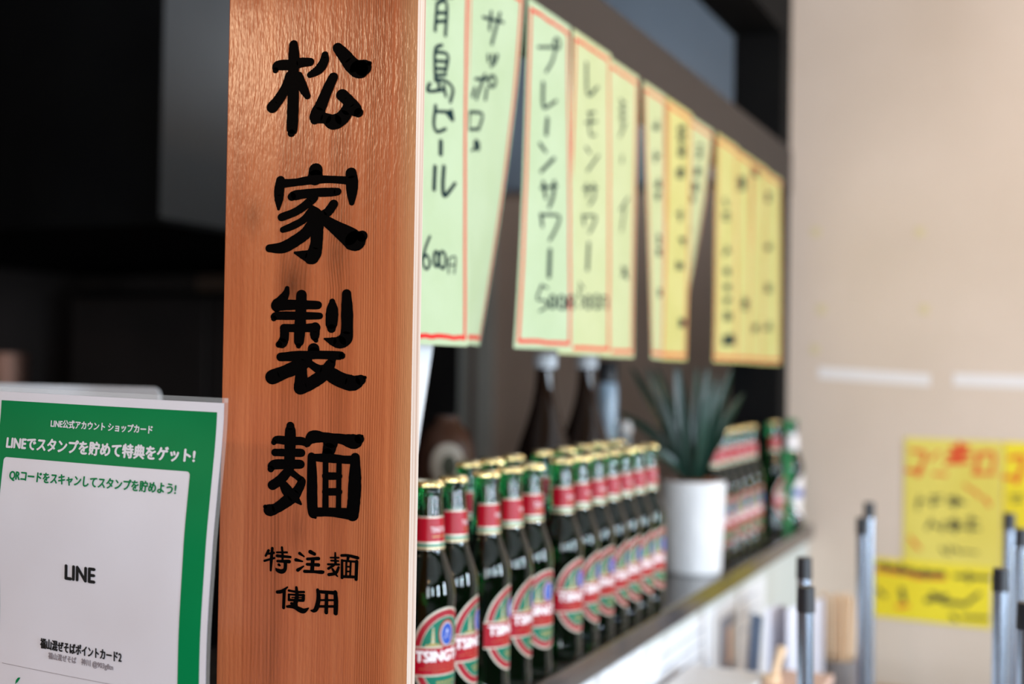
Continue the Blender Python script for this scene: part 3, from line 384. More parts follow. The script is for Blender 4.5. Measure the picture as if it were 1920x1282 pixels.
M['amber'] = mat('dark_amber_glass', (0.02, 0.008, 0.004), 0.06, trans=0.25, ior=1.45); mottle(M['amber'], (0.016, 0.007, 0.004), (0.022, 0.009, 0.005), 5)
M['cap_white'] = mat('white_plastic_cap', lin((226, 230, 236)), 0.4); mottle(M['cap_white'], lin((226, 230, 236)), lin((216, 220, 226)), 20)
M['orange'] = mat('orange_paper', lin((206, 104, 40)), 0.6); mottle(M['orange'], lin((206, 104, 40)), lin((190, 90, 34)), 20)
M['pot'] = mat('white_textured_ceramic', lin((228, 228, 228)), 0.6); mottle(M['pot'], lin((230, 230, 231)), lin((216, 217, 219)), 40, 4, (1, 1, .35), bump=0.9, bscale=110)
M['soil'] = mat('bark_chips', lin((120, 70, 40)), 0.9); mottle(M['soil'], lin((150, 86, 48)), lin((64, 38, 24)), 90, 3, bump=0.6)
M['leaf'] = mat('dark_green_leaf', lin((30, 66, 52)), 0.38); mottle(M['leaf'], lin((15, 40, 31)), lin((32, 66, 54)), 10, 3, (1, 1, .2))
M['pink_wood'] = mat('pale_pinkish_wood', lin((222, 190, 176)), 0.5); mottle(M['pink_wood'], lin((224, 194, 180)), lin((208, 174, 158)), 14, 3, (1, .1, 1))
M['oak'] = mat('light_wood', lin((218, 178, 132)), 0.55); mottle(M['oak'], lin((238, 210, 176)), lin((222, 186, 146)), 30, 3, (1, 1, .08))
M['counter'] = mat('counter_wood', lin((176, 138, 112)), 0.4); mottle(M['counter'], lin((182, 144, 118)), lin((160, 122, 98)), 6, 4, (1, .08, 1))
M['kcounter'] = mat('orange_brown_wood', lin((150, 84, 36)), 0.45); mottle(M['kcounter'], lin((156, 90, 40)), lin((130, 70, 30)), 8, 3, (.15, 1, 1))
M['floor'] = mat('grey_floor', lin((118, 112, 106)), 0.5); mottle(M['floor'], lin((84, 78, 74)), lin((72, 66, 62)), 3, 4)
M['ceiling'] = mat('off_white_ceiling', lin((206, 202, 196)), 0.8); mottle(M['ceiling'], lin((208, 204, 198)), lin((200, 196, 190)), 2)
M['wall'] = mat('off_white_wall', lin((208, 202, 194)), 0.8); mottle(M['wall'], lin((210, 204, 196)), lin((202, 196, 188)), 2)
M['grey_can'] = mat('grey_holder', lin((138, 132, 130)), 0.4, 0.3); mottle(M['grey_can'], lin((138, 132, 130)), lin((122, 116, 114)), 12)
M['slate_wall'] = mat('slate_grey_paint', lin((92, 104, 120)), 0.5, spec=.3); mottle(M['slate_wall'], lin((124, 136, 150)), lin((134, 146, 160)), 2)
M['hood_grey'] = mat('lit_hood_side', lin((84, 87, 92)), 0.5, spec=.3); mottle(M['hood_grey'], lin((66, 67, 69)), lin((76, 77, 79)), 2)
M['dim_wall'] = mat('taupe_wall', lin((104, 92, 82)), 0.8); mottle(M['dim_wall'], lin((76, 68, 60)), lin((68, 60, 54)), 2)
M['slate'] = mat('slate_blue_panel', lin((92, 112, 140)), 0.45); mottle(M['slate'], lin((92, 112, 140)), lin((108, 126, 154)), 7)
M['lavender'] = mat('lavender_white_card', lin((218, 217, 226)), 0.5); mottle(M['lavender'], lin((220, 219, 228)), lin((206, 206, 218)), 6)
M['print_grey'] = mat('grey_print', lin((150, 158, 176)), 0.7)
M['print_red'] = mat('dusty_red_print', lin((176, 104, 124)), 0.7)
M['print_skin'] = mat('peach_print', lin((226, 196, 178)), 0.7)
M['card_white'] = mat('card_white', lin((222, 214, 216)), 0.38); mottle(M['card_white'], lin((222, 217, 224)), lin((213, 206, 211)), 5, 3)
M['card_green'] = mat('card_green', lin((0, 124, 70)), 0.4, spec=.2); mottle(M['card_green'], lin((0, 124, 70)), lin((0, 114, 62)), 6, 3)
M['card_black'] = mat('card_black', (0.012, 0.012, 0.013), 0.4)
M['card_grey'] = mat('card_grey', lin((138, 128, 134)), 0.5)
M['film'] = mat('clear_film', (0.9, 0.9, 0.9), 0.12, alpha=0.22)
M['brown_glaze'] = mat('brown_glaze', lin((74, 44, 30)), 0.35); mottle(M['brown_glaze'], lin((78, 46, 32)), lin((60, 36, 24)), 12)
M['label_pale'] = mat('pale_round_label', lin((170, 156, 142)), 0.6); mottle(M['label_pale'], lin((172, 158, 144)), lin((150, 138, 126)), 15)
M['clear_plastic'] = mat('pale_blue_plastic', lin((168, 190, 208)), 0.2, coat=0.4); mottle(M['clear_plastic'], lin((168, 190, 208)), lin((150, 172, 192)), 9)
M['bulb'] = mat('warm_bulb', (1, .7, .4), 0.5)
_b = M['bulb'].node_tree.nodes['Principled BSDF']; _b.inputs['Emission Color'].default_value = (1, .62, .32, 1); _b.inputs['Emission Strength'].default_value = 18

# ------------------------------------------------------------------ the room
def slab(name, a, b, m, kind='structure'):
    mb = MB(); mb.box(a, b); o = mb.build(name, m)
    if kind: o['kind'] = kind
    return o
slab('floor', (-3.4, -3.2, -0.08), (3.4, 4.5, 0.0), M['floor'])
slab('ceiling', (-3.4, -3.2, 2.75), (3.4, 4.5, 2.85), M['ceiling'])
slab('wall_back', (-0.66, 3.25, 0), (3.4, 3.37, 2.75), M['beige_wall'])
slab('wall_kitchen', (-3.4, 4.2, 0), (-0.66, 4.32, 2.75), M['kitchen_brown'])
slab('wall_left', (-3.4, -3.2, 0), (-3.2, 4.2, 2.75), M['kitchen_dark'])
fw = MB()                                                     # front wall with one big shop window
FX0, FX1, FZ0, FZ1 = 1.45, 2.35, 0.55, 2.35
fw.box((-3.2, -3.2, 0), (FX0, -3.02, 2.75)); fw.box((FX1, -3.2, 0), (3.2, -3.02, 2.75))
fw.box((FX0, -3.2, 0), (FX1, -3.02, FZ0)); fw.box((FX0, -3.2, FZ1), (FX1, -3.02, 2.75))
tag(fw.build('wall_front', M['dim_wall']), kind='structure')
rw = MB()
ys = [-3.2]
for wy, ww in WINDOWS: ys += [wy - ww / 2, wy + ww / 2]
ys.append(3.25)
for i in range(0, len(ys), 2): rw.box((3.22, ys[i], 0), (3.4, ys[i + 1], 2.75))
for wy, ww in WINDOWS:
    rw.box((3.22, wy - ww / 2, 0), (3.4, wy + ww / 2, 0.72)); rw.box((3.22, wy - ww / 2, 2.28), (3.4, wy + ww / 2, 2.75))
tag(rw.build('wall_right', M['dim_wall']), kind='structure')
for i, (wy, ww) in enumerate(WINDOWS):
    wf = MB(); y0, y1 = wy - ww / 2, wy + ww / 2
    wf.box((3.24, y0, 0.72), (3.30, y0 + .05, 2.28)); wf.box((3.24, y1 - .05, 0.72), (3.30, y1, 2.28))
    wf.box((3.24, y0, 0.72), (3.30, y1, 0.77)); wf.box((3.24, y0, 2.23), (3.30, y1, 2.28))
    tag(wf.build('window_%d' % (i + 1), M['steel']), kind='structure')
wf = MB()
wf.box((FX0, -3.12, FZ0), (FX0 + .05, -3.06, FZ1)); wf.box((FX1 - .05, -3.12, FZ0), (FX1, -3.06, FZ1))
wf.box((FX0, -3.12, FZ0), (FX1, -3.06, FZ0 + .05)); wf.box((FX0, -3.12, FZ1 - .05), (FX1, -3.06, FZ1))
tag(wf.build('window_4', M['steel']), kind='structure')
# black end pillar and header over the serving hatch
slab('trim_1', (-0.785, 3.16, 0), (-0.662, 3.37, 2.75), M['black_paint'])
slab('trim_2', (-0.785, 0.9, 2.235), (-0.662, 3.16, 2.75), M['black_paint'])
# dark panels on the kitchen wall
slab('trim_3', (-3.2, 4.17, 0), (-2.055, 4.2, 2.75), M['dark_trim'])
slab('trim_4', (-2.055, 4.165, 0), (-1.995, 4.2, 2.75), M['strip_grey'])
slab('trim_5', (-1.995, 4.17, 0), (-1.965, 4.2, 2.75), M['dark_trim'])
slab('trim_6', (-1.965, 4.165, 0), (-1.905, 4.2, 2.75), M['strip_grey'])
slab('trim_7', (-1.905, 4.165, 2.02), (-0.80, 4.2, 2.75), M['slate_wall'])
slab('trim_8', (-0.90, 4.17, 0), (-0.662, 4.2, 2.75), M['black_paint'])

# pendant lamps that give the warm light; the cool last one is added to brighten the kitchen
for i, (x, y, z, p) in enumerate(LAMPS):
    t = empty('pendant_lamp', (x, y, z))
    tag(t, ['warm pendant lamp with black shade over the open floor before the sign board',
            'warm pendant lamp with black shade near the shop window', 'warm pendant lamp with black shade in front of the beige wall', 'added pendant lamp with black shade brightening the far end of the kitchen'][i], 'lamp', 'pendant lamps')
    mb = MB(); mb.lathe([(0.0, -.03), (.018, -.026), (.03, -.008), (.03, .008), (.018, .03), (.012, .05)], 20); mb.build('bulb', M['bulb'], t, True)
    mb = MB(); mb.lathe([(.075, .0), (.06, .055), (.02, .085), (.02, .0855), (.063, .057), (.079, 0.0), (.075, 0)], 28); mb.build('lamp_shade', M['black_plastic'], t, True)
    mb = MB(); mb.tube((0, 0, .08), (0, 0, 2.75 - z), .004); mb.build('cord', M['black_plastic'], t)
    l = bpy.data.lights.new('lamp_glow', 'POINT'); l.energy = p; l.color = COOL if i == 3 else WARM; l.shadow_soft_size = 0.032
    lo = bpy.data.objects.new('lamp_glow', l); COL.objects.link(lo); lo.parent = t; lo.location = (0, 0, -.065)

t = empty('ceiling_spotlight', SPOT); tag(t, 'black ceiling spotlight aimed at the wooden board', 'lamp')
sd = (Vector((-.575, .889, 1.09)) - Vector(SPOT)).normalized()
mb = MB(); mb.tube(-sd * .10, -sd * .012, .035, .038, 28); mb.tube(-sd * .06, Vector((0, 0, 2.75 - SPOT[2])), .006); mb.build('housing', M['black_plastic'], t, True)
l = bpy.data.lights.new('spot_glow', 'SPOT'); l.energy = 66; l.color = (1.0, .74, .47); l.spot_size = math.radians(19.6); l.spot_blend = .06; l.shadow_soft_size = .02
lo = bpy.data.objects.new('spot_glow', l); COL.objects.link(lo); lo.parent = t; lo.rotation_euler = sd.to_track_quat('-Z', 'Y').to_euler()

# ------------------------------------------------------------------ serving hatch: beam, shelf, partition
mb = MB(); mb.box((-0.735, 0.92, 1.845), (-0.655, 3.25, 1.956))
bm_ = bevel(mb.build('hanging_beam', M['beam']), .003)
tag(bm_, 'dark brown beam over the counter that the menu strips hang from', 'beam')
mb = MB(); mb.box((-1.06, 0.96, 0.978), (-0.59, 3.25, 1.013))
tag(bevel(mb.build('bar_shelf', M['shelf']), .003), 'long dark glossy shelf carrying the rows of green bottles', 'shelf')
mb = MB(); mb.box((-0.70, 0.96, 0.0), (-0.605, 3.25, 0.978))
tag(mb.build('counter_partition', M['partition']), 'pale grey partition under the dark bottle shelf', 'partition')

# ------------------------------------------------------------------ wooden sign board
BX, BY = -0.655, 0.889
BW, BT = 0.1805, 0.0135
bd = MB(); z0, z1 = 0.0, 2.3
v = [(0, 0, z0 - 1), (BW, 0, z0 - 1), (BW, BT, z0 - 1), (0, BT, z0 - 1), (0, 0, z1 - 1), (BW, 0, z1 - 1), (BW, BT, z1 - 1), (0, BT, z1 - 1)]
bd.add(v, [(3, 2, 1, 0), (4, 5, 6, 7), (0, 1, 5, 4), (2, 3, 7, 6), (3, 0, 4, 7)], 0)
bd.add([v[1], v[2], v[6], v[5]], [(0, 1, 2, 3)], 1)
board = bd.build('sign_board', [M['board'], M['board_edge']], loc=(BX, BY, 1.0))
bevel(board, .0012, 2)
tag(board, 'upright orange-brown wooden board with large black brush lettering', 'sign')
for key in BOARD:
    mb = MB()
    brush(mb, [[(p[0] * .854, p[1], p[2] * (1.09 if key != 'note' else 1.12)) for p in s_] for s_ in BOARD[key]], lambda a, b, l: (a / 854.0, -0.0004 - l, b / 1000.0), cap=16, rough=0.03)
    mb.build('painted_lettering', M['ink'], board)

SHZ = 1.013
# ------------------------------------------------------------------ laminated card in front of the board
CW, CH = 0.2275, 0.315
CX0, CZ1, CY = -0.8145, 1.3717, 0.80
def sm(t): t = min(max(t, 0), 1); return t * t * (3 - 2 * t)
def card(a, b, l=0.0):
    """a: metres from the card's left edge, b: metres below its top edge"""
    u = a / CW
    d = 0.0095 * sm(b / 0.11) + 0.012 * sm((b - 0.07) / 0.12) * (u - 0.45) + 0.0025 * math.sin(u * PI)
    return (a, -d - l, -b - 0.004 * u)
cd = empty('laminated_card', (CX0, CY, CZ1))
tag(cd, 'laminated green and white shop card in front of the wooden board', 'card')
NU = [CW * i / 16 for i in range(17)]
NB = [CH * i / 30 for i in range(31)]
mb = MB(); mb.grid(lambda u, w: card(u, w, 0.0003), NU, NB, 0, True); mb.grid(lambda u, w: card(u, w, -0.0003), NU, NB, 0)
mb.build('paper', M['card_white'], cd, True)
mb = MB()
fr = lambda u0, u1, w0, w1, m, l, n=10, k=14: m.grid(lambda u, w: card(u, w, l), [u0 + (u1 - u0) * i / n for i in range(n + 1)], [w0 + (w1 - w0) * i / k for i in range(k + 1)], 0, True)
GL, GR, GT = 0.0062, 0.2220, 0.0072
PL, PR, PT = 0.0148, 0.2020, 0.0530
fr(GL, GR, GT, PT, mb, .0006); fr(GL, PL, PT, CH - .007, mb, .0006, 4, 28); fr(PR, GR, PT, CH - .007, mb, .0006, 4, 28)
r_ = .003                                                     # rounded corners of the white panel
for cx_, sx in ((PL, 1), (PR, -1)):
    pts = [(cx_, PT)] + [(cx_ + sx * (r_ - r_ * math.sin(t * PI / 12)), PT + r_ - r_ * math.cos(t * PI / 12)) for t in range(7)]
    mb.add([card(x, y, .0006) for x, y in pts], [tuple(range(len(pts)))])
mb.build('green_frame', M['card_green'], cd, True)
Cf = lambda a, b, l: card(a, -b, 0.0009 + l)                  # text baseline grows upward
def cpt(X, Z): return (X - CX0, -(CZ1 - Z))
mb = MB()
a, b = cpt(-.7522, 1.3452); type_on(mb, 'LINE公式アカウント ショップカード', Cf, a, b, .1016, .0064, .07)
a, b = cpt(-.7980, 1.3256); type_on(mb, 'LINEでスタンプを貯めて特典をゲット!', Cf, a, b, .1885, .0105, .10)
mb.build('white_heading', M['card_white'], cd)
mb = MB()
a, b = cpt(-.7907, 1.3002); type_on(mb, 'QRコードをスキャンしてスタンプを貯めよう!', Cf, a, b, .1671, .0090, .08)
pts = [(0, 0), (.5, .35), (1, 1), (.55, .95), (.15, .55)]
a, b = cpt(-.780, 1.1368); mb.add([Cf(a + x * .006, b + y * .006, 0) for x, y in pts], [(0, 1, 2, 3, 4)])
mb.build('green_heading', M['card_green'], cd)
mb = MB()
a, b = cpt(-.7264, 1.2272); type_on(mb, 'LINE', Cf, a, b, .0306, .0112, .12)
a, b = cpt(-.7522, 1.1695); type_on(mb, '福山混ぜそばポイントカード2', Cf, a, b, .0855, .0082, .09)
mb.build('black_lettering', M['card_black'], cd)
mb = MB()
a, b = cpt(-.7432, 1.1615); type_on(mb, '福山混ぜそば　神川 @903gfltn', Cf, a, b, .0684, .0060, .05)
mb.build('grey_lettering', M['card_grey'], cd)
mb = MB(); mb.grid(lambda u, w: card(u, w, .0009), [PL + .004 + (PR - PL - .008) * i / 10 for i in range(11)], [.2200, .2203], 0, True)
mb.build('thin_rule', M['card_grey'], cd)
mb = MB()
mgn = .0038
ring_o = [(-mgn, -mgn), (CW + mgn, -mgn), (CW + mgn, CH + mgn), (-mgn, CH + mgn)]
us = [-mgn + (CW + 2 * mgn) * i / 16 for i in range(17)]; ws = [-mgn + (CH + 2 * mgn) * i / 30 for i in range(31)]
mb.grid(lambda u, w: card(u, w, 0), us, [-mgn, -.0003], 0, True); mb.grid(lambda u, w: card(u, w, 0), us, [CH + .0003, CH + mgn], 0, True)
mb.grid(lambda u, w: card(u, w, 0), [-mgn, -.0003], ws, 0, True); mb.grid(lambda u, w: card(u, w, 0), [CW + .0003, CW + mgn], ws, 0, True)
mb.build('laminate_edge', M['film'], cd)
# counter it stands on, with the other sheet behind
kc_top = CZ1 - CH - .004
mb = MB(); mb.box((-1.75, 0.62, kc_top - .04), (-0.672, 0.950, kc_top)); 
mb.box((-1.75, 0.950, kc_top - .04), (-1.075, 1.42, kc_top))
for x, y in ((-1.70, .67), (-1.70, 1.37), (-.73, .67), (-1.12, 1.37)): mb.box((x - .025, y - .025, 0), (x + .025, y + .025, kc_top - .04))
tag(bevel(mb.build('register_counter', M['kcounter']), .003), 'orange-brown wooden counter under the laminated card', 'counter')
t = empty('card_stand', (CX0 + CW / 2, CY + .03, kc_top)); tag(t, 'clear stand holding up the green laminated card', 'stand')
mb = MB(); mb.box((-.06, -.005, 0), (.05, .05, .004)); mb.box((-.06, .006, .004), (.05, .009, .11)); mb.build('acrylic_holder', M['clear_plastic'], t)
SW, SH_ = 0.30, 0.32
bs = MB()
outl = [(0, 0), (SW, 0)] + [(SW - .012 + .012 * math.cos(t * PI / 12), SH_ - .012 + .012 * math.sin(t * PI / 12)) for t in range(7)] + [(0, SH_)]
n = len(outl)
bs.add([(x, 0, z) for x, z in outl] + [(x, .004, z) for x, z in outl], [tuple(range(n)), tuple(reversed(range(n, 2 * n)))] + [(i, n + i, n + (i + 1) % n, (i + 1) % n) for i in range(n)])
b2 = bs.build('folded_menu', M['white_paper'], loc=(-1.312, 1.25, kc_top)); b2.scale = (1, 1, (1.366 - kc_top) / SH_)
tag(b2, 'white panel with rounded corner standing behind the laminated card', 'menu')
mb = MB(); mb.lathe([(.038, 0), (.04, .004), (.04, .085), (.036, .09)], 28)
for k in range(9): mb.box((-.03 + .007 * k, -.03, .09), (-.026 + .007 * k, .03, .118 + .006 * (k % 3)))
tag(mb.build('napkin_cup', M['label_pale'], loc=(-.882, 1.075, SHZ)), 'pale cup of folded napkins behind the card and the wooden board', 'cup')

# ------------------------------------------------------------------ handwritten menu strips on the beam
STRIPS = [  # y0, y1, ztop, zbot, twist in degrees at the bottom, pivot 0 left .. 1 right, paper, lift, strokes, label
 (1.185, 1.3430, 1.884, 1.4205, 0, 0, 'lime', .002, 's1', 'pale lime menu strip nearest the wooden board, green beer lettering and price 600'),
 (1.340, 1.511, 1.880, 1.424, 16.5, 0, 'lime', -.002, 's2', 'pale lime menu strip with curled right edge, second from the wooden board'),
 (1.517, 1.670, 1.876, 1.4215, -9, .6, 'lime', .001, 's3', 'pale lime menu strip for plain sour at 500 yen, third from the wooden board'),
 (1.672, 1.833, 1.874, 1.416, -9, .5, 'lemon', .004, 's4', 'pale lemon menu strip for lemon sour, fourth from the wooden board'),
 (1.826, 1.985, 1.872, 1.414, 0, .5, 'lemon', -.001, 's5', 'narrow-looking pale lemon menu strip half behind the lemon sour strip'),
 (2.004, 2.133, 1.870, 1.4135, 9, 1, 'lemon', .001, 's6', 'pale lemon menu strip just right of the first wide gap, sixth from the wooden board'),
 (2.128, 2.288, 1.868, 1.4125, 0, .5, 'yellow', .003, 's7', 'yellow menu strip above the potted plant, seventh from the wooden board'),
 (2.282, 2.456, 1.866, 1.4125, 22, 0, 'lemon', -.001, 's8', 'pale lemon menu strip curled away beside the second gap, eighth from the wooden board'),
 (2.466, 2.635, 1.864, 1.412, -3, .5, 'yellow', .004, 's9', 'yellow menu strip at the left of the last group of four'),
 (2.628, 2.784, 1.862, 1.412, 0, .5, 'yellow', .001, 's10', 'yellow menu strip second in the last group of four'),
 (2.777, 2.920, 1.860, 1.4115, 0, .5, 'yellow', .003, 's11', 'yellow menu strip third in the last group of four'),
 (2.912, 3.090, 1.858, 1.4105, -5, .4, 'yellow', .001, 's12', 'yellow menu strip farthest from the board, next to the beige wall')]
for (y0, y1, zt, zb, tw, pv, pm, lift, key, lab) in STRIPS:
    yp = y0 + (y1 - y0) * pv; H_ = zt - zb; ph0 = random.uniform(0, 6)
    def F(y, z, l, yp=yp, zt=zt, H_=H_, tw=tw, lift=lift, ph0=ph0):
        t_ = (zt - z) / H_
        phi = math.radians(tw) * max(t_, 0) ** 1.35
        rel = y - yp
        bow = 0.004 * math.sin(t_ * 2.6 + ph0) * t_
        nx, ny = math.cos(phi), math.sin(phi)
        return (-0.650 + lift + bow - rel * math.sin(phi) + nx * l, yp + rel * math.cos(phi) + ny * l, z)
    us = [y0 + (y1 - y0) * i / 8 for i in range(9)]; ws = [zt - H_ * i / 24 for i in range(25)]
    mb = MB(); mb.grid(lambda u, w: F(u, w, .0002), us, ws, 0, True); mb.grid(lambda u, w: F(u, w, -.0002), us, ws)
    st = tag(mb.build('menu_strip', M[pm], smooth=True), lab, 'menu', 'handwritten menu strips hanging from the beam')
    i_ = .0095; wv = lambda: random.uniform(-.0012, .0012)
    def line(p, q, r, n=10):
        return [(p[0] + (q[0] - p[0]) * k / n + wv() * .6, p[1] + (q[1] - p[1]) * k / n + wv() * .6, r) for k in range(n + 1)]
    c0, c1, c2, c3 = (y0 + i_, zt - .012), (y1 - i_, zt - .012), (y1 - i_, zb + .0095), (y0 + i_, zb + .0095)
    mb = MB(); brush(mb, [line(c0, c1, .0025), line(c1, c2, .0030), line(c2, c3, .0027), line(c3, c0, .0030)], lambda a, b, l: F(a, b, .0005 + l), cap=8)
    mb.build('red_border', M['red_pen'], st)
    pw = {'s1': 1.25, 's2': 1.2, 's3': 1.05}.get(key, .85)
    cut = {'s1': 185, 's3': 120, 's4': 120}.get(key, -999)
    nm_ = [s_ for s_ in SHEET[key] if max(p[1] for p in s_) >= cut]; pr_ = [s_ for s_ in SHEET[key] if max(p[1] for p in s_) < cut]
    mb = MB(); brush(mb, [[(p[0] / 1000. * .55, 1.4 + p[1] / 1000., p[2] / 1000. * pw) for p in s_] for s_ in nm_], lambda a, b, l: F(a / .55, b, .0007 + l), cap=8)
    mb.build('handwriting', M['pen'], st)
    if pr_:
        mb = MB(); brush(mb, [[(p[0] / 1000. * .55, 1.4 + p[1] / 1000., p[2] / 1000. * pw * .8) for p in s_] for s_ in pr_], lambda a, b, l: F(a / .55, b, .0007 + l), cap=8)
        mb.build('price', M['pen'], st)

# white sheet hung behind the first strip
ws_ = MB()
ax = Vector((0, math.sin(math.radians(16.5)), math.cos(math.radians(16.5)))); bx = Vector((0, math.cos(math.radians(16.5)), -math.sin(math.radians(16.5))))
p0 = Vector((-.7385, 1.399, 1.2885)); L_ = .60; W_ = .17
q = [p0 - bx * W_, p0, p0 + ax * L_, p0 - bx * W_ + ax * L_]
ws_.add([(*x_,) for x_ in q] + [(x_[0] - .0006, x_[1], x_[2]) for x_ in q], [(0, 1, 2, 3), (7, 6, 5, 4), (0, 4, 5, 1), (1, 5, 6, 2), (2, 6, 7, 3), (3, 7, 4, 0)])
tag(ws_.build('hanging_sheet', M['white_paper']), 'plain white sheet hanging crooked behind the first menu strip', 'paper')

# ------------------------------------------------------------------ beer bottles
PROF = [(.0, .003), (.018, .002), (.024, 0), (.0275, .001), (.0295, .004), (.0305, .009), (.0306, .016), (.0302, .022), (.0296, .027), (.0296, .128), (.0299, .134),
        (.0304, .140), (.0303, .147), (.0296, .154), (.0278, .161), (.0250, .169), (.0220, .177), (.0193, .1845), (.0177, .190)]
PNECK = [(.0177, .190), (.0171, .195), (.0166, .201), (.0161, .212), (.0154, .225), (.0148, .238), (.0143, .247), (.0143, .2485), (.0156, .2500), (.0158, .2535), (.0150, .2565), (.0135, .258), (.0131, .2625), (.0, .2630)]
def cyl(r):
    return lambda a, b, l: ((r + l) * math.cos(a / r), (r + l) * math.sin(a / r), b)
def ellipse(mb, F, a0, b0, ra, rb, l, mi, clip=None, n=40, rings=5):
    """filled ellipse wrapped on the cylinder: concentric rings so it follows the curve"""
    vs_ = []; fs = []
    cols = 28
    for i in range(cols + 1):
        t_ = -1 + 2 * i / cols
        a = a0 + ra * math.sin(t_ * PI / 2); hgt = rb * math.cos(t_ * PI / 2)
        lo, hi = b0 - hgt, b0 + hgt
        if clip: lo, hi = min(max(lo, clip[0]), clip[1]), min(max(hi, clip[0]), clip[1])
        vs_ += [F(a, lo, l), F(a, hi, l)]
    for i in range(cols): fs.append((2 * i, 2 * i + 2, 2 * i + 3, 2 * i + 1))
    mb.add(vs_, fs, mi)
def patch(mb, F, a0, a1, b0, b1, l, mi, n=24):
    mb.grid(lambda u, w: F(u, w, l), [a0 + (a1 - a0) * i / n for i in range(n + 1)], [b0, b1], mi)
def crown_cap(m, parent, z, r=.0162):
    mb = MB(); n = 84; rows = [(r * 1.0, 0.0, 1), (r * .985, .0022, .9), (r * .955, .0042, .45), (r * .91, .0056, .12), (r * .80, .0062, 0), (0.0001, .0064, 0)]
    vs_ = []
    for rr, zz, am in rows:
        for k in range(n):
            a = 2 * PI * k / n; q_ = rr * (1 + .045 * am * math.cos(21 * a))
            vs_.append((q_ * math.cos(a), q_ * math.sin(a), z + zz))
    fs = [(i * n + k, i * n + (k + 1) % n, (i + 1) * n + (k + 1) % n, (i + 1) * n + k) for i in range(len(rows) - 1) for k in range(n)]
    mb.add(vs_, fs); return mb.build('crown_cap', m, parent, True)
def make_beer():
    t = empty('beer_bottle')
    mb = MB(); n = 40
    full = PROF + PNECK[1:]
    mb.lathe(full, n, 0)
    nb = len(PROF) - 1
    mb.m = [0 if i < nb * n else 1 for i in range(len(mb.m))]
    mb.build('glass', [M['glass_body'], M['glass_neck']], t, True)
    crown_cap(M['gold'], t, .2578)
    # main label
    r = .0299; F = cyl(r); mb = MB()
    mats = [M['label_cream'], M['label_ring'], M['label_green'], M['label_red'], M['label_white'], M['label_blue'], M['label_gold']]
    zc = .085; ra, rb = .0395, .049; s_ = .00006
    ellipse(mb, F, 0, zc, ra, rb, s_, 0)
    ellipse(mb, F, 0, zc, ra - .0022, rb - .0022, 2 * s_, 1)
    ellipse(mb, F, 0, zc, ra - .0088, rb - .0088, 3 * s_, 0)
    ellipse(mb, F, 0, zc, ra - .0096, rb - .0096, 4 * s_, 2)
    for sg in (1, -1):                                        # ring of small marks, top and bottom
        for k in range(-8, 9):
            a_ = k * .155; x_ = math.sin(a_) * (ra - .006); z_ = zc + sg * math.cos(a_) * (rb - .006)
            patch(mb, F, x_ - .0009, x_ + .0009, z_ - .0011, z_ + .0011, 2.6 * s_, 3, 1)
    # pagoda mark left of the emblem
    for k in range(4):
        w_ = .0046 - .0009 * k; patch(mb, F, -.0165 - w_ / 2, -.0165 + w_ / 2, .0965 + .0045 * k, .0985 + .0045 * k, 5 * s_, 6, 2)
        patch(mb, F, -.0165 - w_ / 3.2, -.0165 + w_ / 3.2, .0985 + .0045 * k, .1010 + .0045 * k, 5 * s_, 0, 2)
    for k in range(5): patch(mb, F, -.024 + .0035 * k, -.0216 + .0035 * k, .0945, .0965 + .001 * (k % 2), 5 * s_, 6, 1)
    patch(mb, F, .010, .022, .0955, .0975, 5 * s_, 6, 4); patch(mb, F, .012, .019, .0985, .1005, 5 * s_, 0, 3)
    # band
    patch(mb, F, -.0400, .0400, .0638, .0945, 6 * s_, 0); patch(mb, F, -.0400, .0400, .0655, .0928, 7 * s_, 3)
    type_on(mb, 'TSINGTAO', lambda a, b, l: F(a, b, 9 * s_ + l), -.0345, .0790, .0690, .0108, .13, 4, 0, .2)
    for zz, x0, x1 in ((.0748, -.024, .024), (.0712, -.030, .030), (.0682, -.016, .016)):
        k = x0
        while k < x1: patch(mb, F, k, k + .0011, zz, zz + .0008, 9 * s_, 6, 1); k += .0031
    # emblem
    ellipse(mb, F, 0, .1065, .0105, .0150, 8 * s_, 1); ellipse(mb, F, 0, .1065, .0088, .0126, 9 * s_, 0)
    ellipse(mb, F, 0, .1065, .0076, .0112, 10 * s_, 5)
    mb.add([F(-.0035, .1015, 11 * s_), F(.0035, .1015, 11 * s_), F(.0028, .104, 11 * s_), F(0, .1125, 11 * s_), F(-.0028, .104, 11 * s_)], [(0, 1, 2, 3, 4)], 4)
    # gold lines in the lower green field
    for zz, x0, x1 in ((.0560, -.012, .012), (.0520, -.009, .009)):
        k = x0
        while k < x1: patch(mb, F, k, k + .0026, zz, zz + .0022, 5 * s_, 6, 1); k += .0038
    mb.build('front_label', mats, t, True)
    # neck label, a cone around the neck
    mb = MB()
    def Fn(a, b, l):
        rr = .01775 - (b - .193) * (.01775 - .01575) / .034 + l
        return (rr * math.cos(a), rr * math.sin(a), b)
    wr = 1.9
    def ring(b0, b1, l, mi): mb.grid(lambda u, w: Fn(u, w, l), [-wr + 2 * wr * i / 28 for i in range(29)], [b0, b1], mi)
    ring(.1925, .227, .0, 0); ring(.2005, .2255, .00008, 3); ring(.1955, .1985, .00008, 2); ring(.1932, .1945, .00008, 6)
    type_on(mb, 'TSINGTAO', lambda a, b, l: Fn(a, b, .0002 + l), -.62, .2105, 1.24, .0055, .0, 4, 0, .2)
    for k in range(12): 
        a_ = -.5 + k * .085; patch(mb, lambda a, b, l: Fn(a, b, l), a_, a_ + .05, .2055, .2068, .0002, 6, 1)
    mb.build('neck_label', mats, t, True)
    return t
beer = make_beer()
SHZ = 1.013
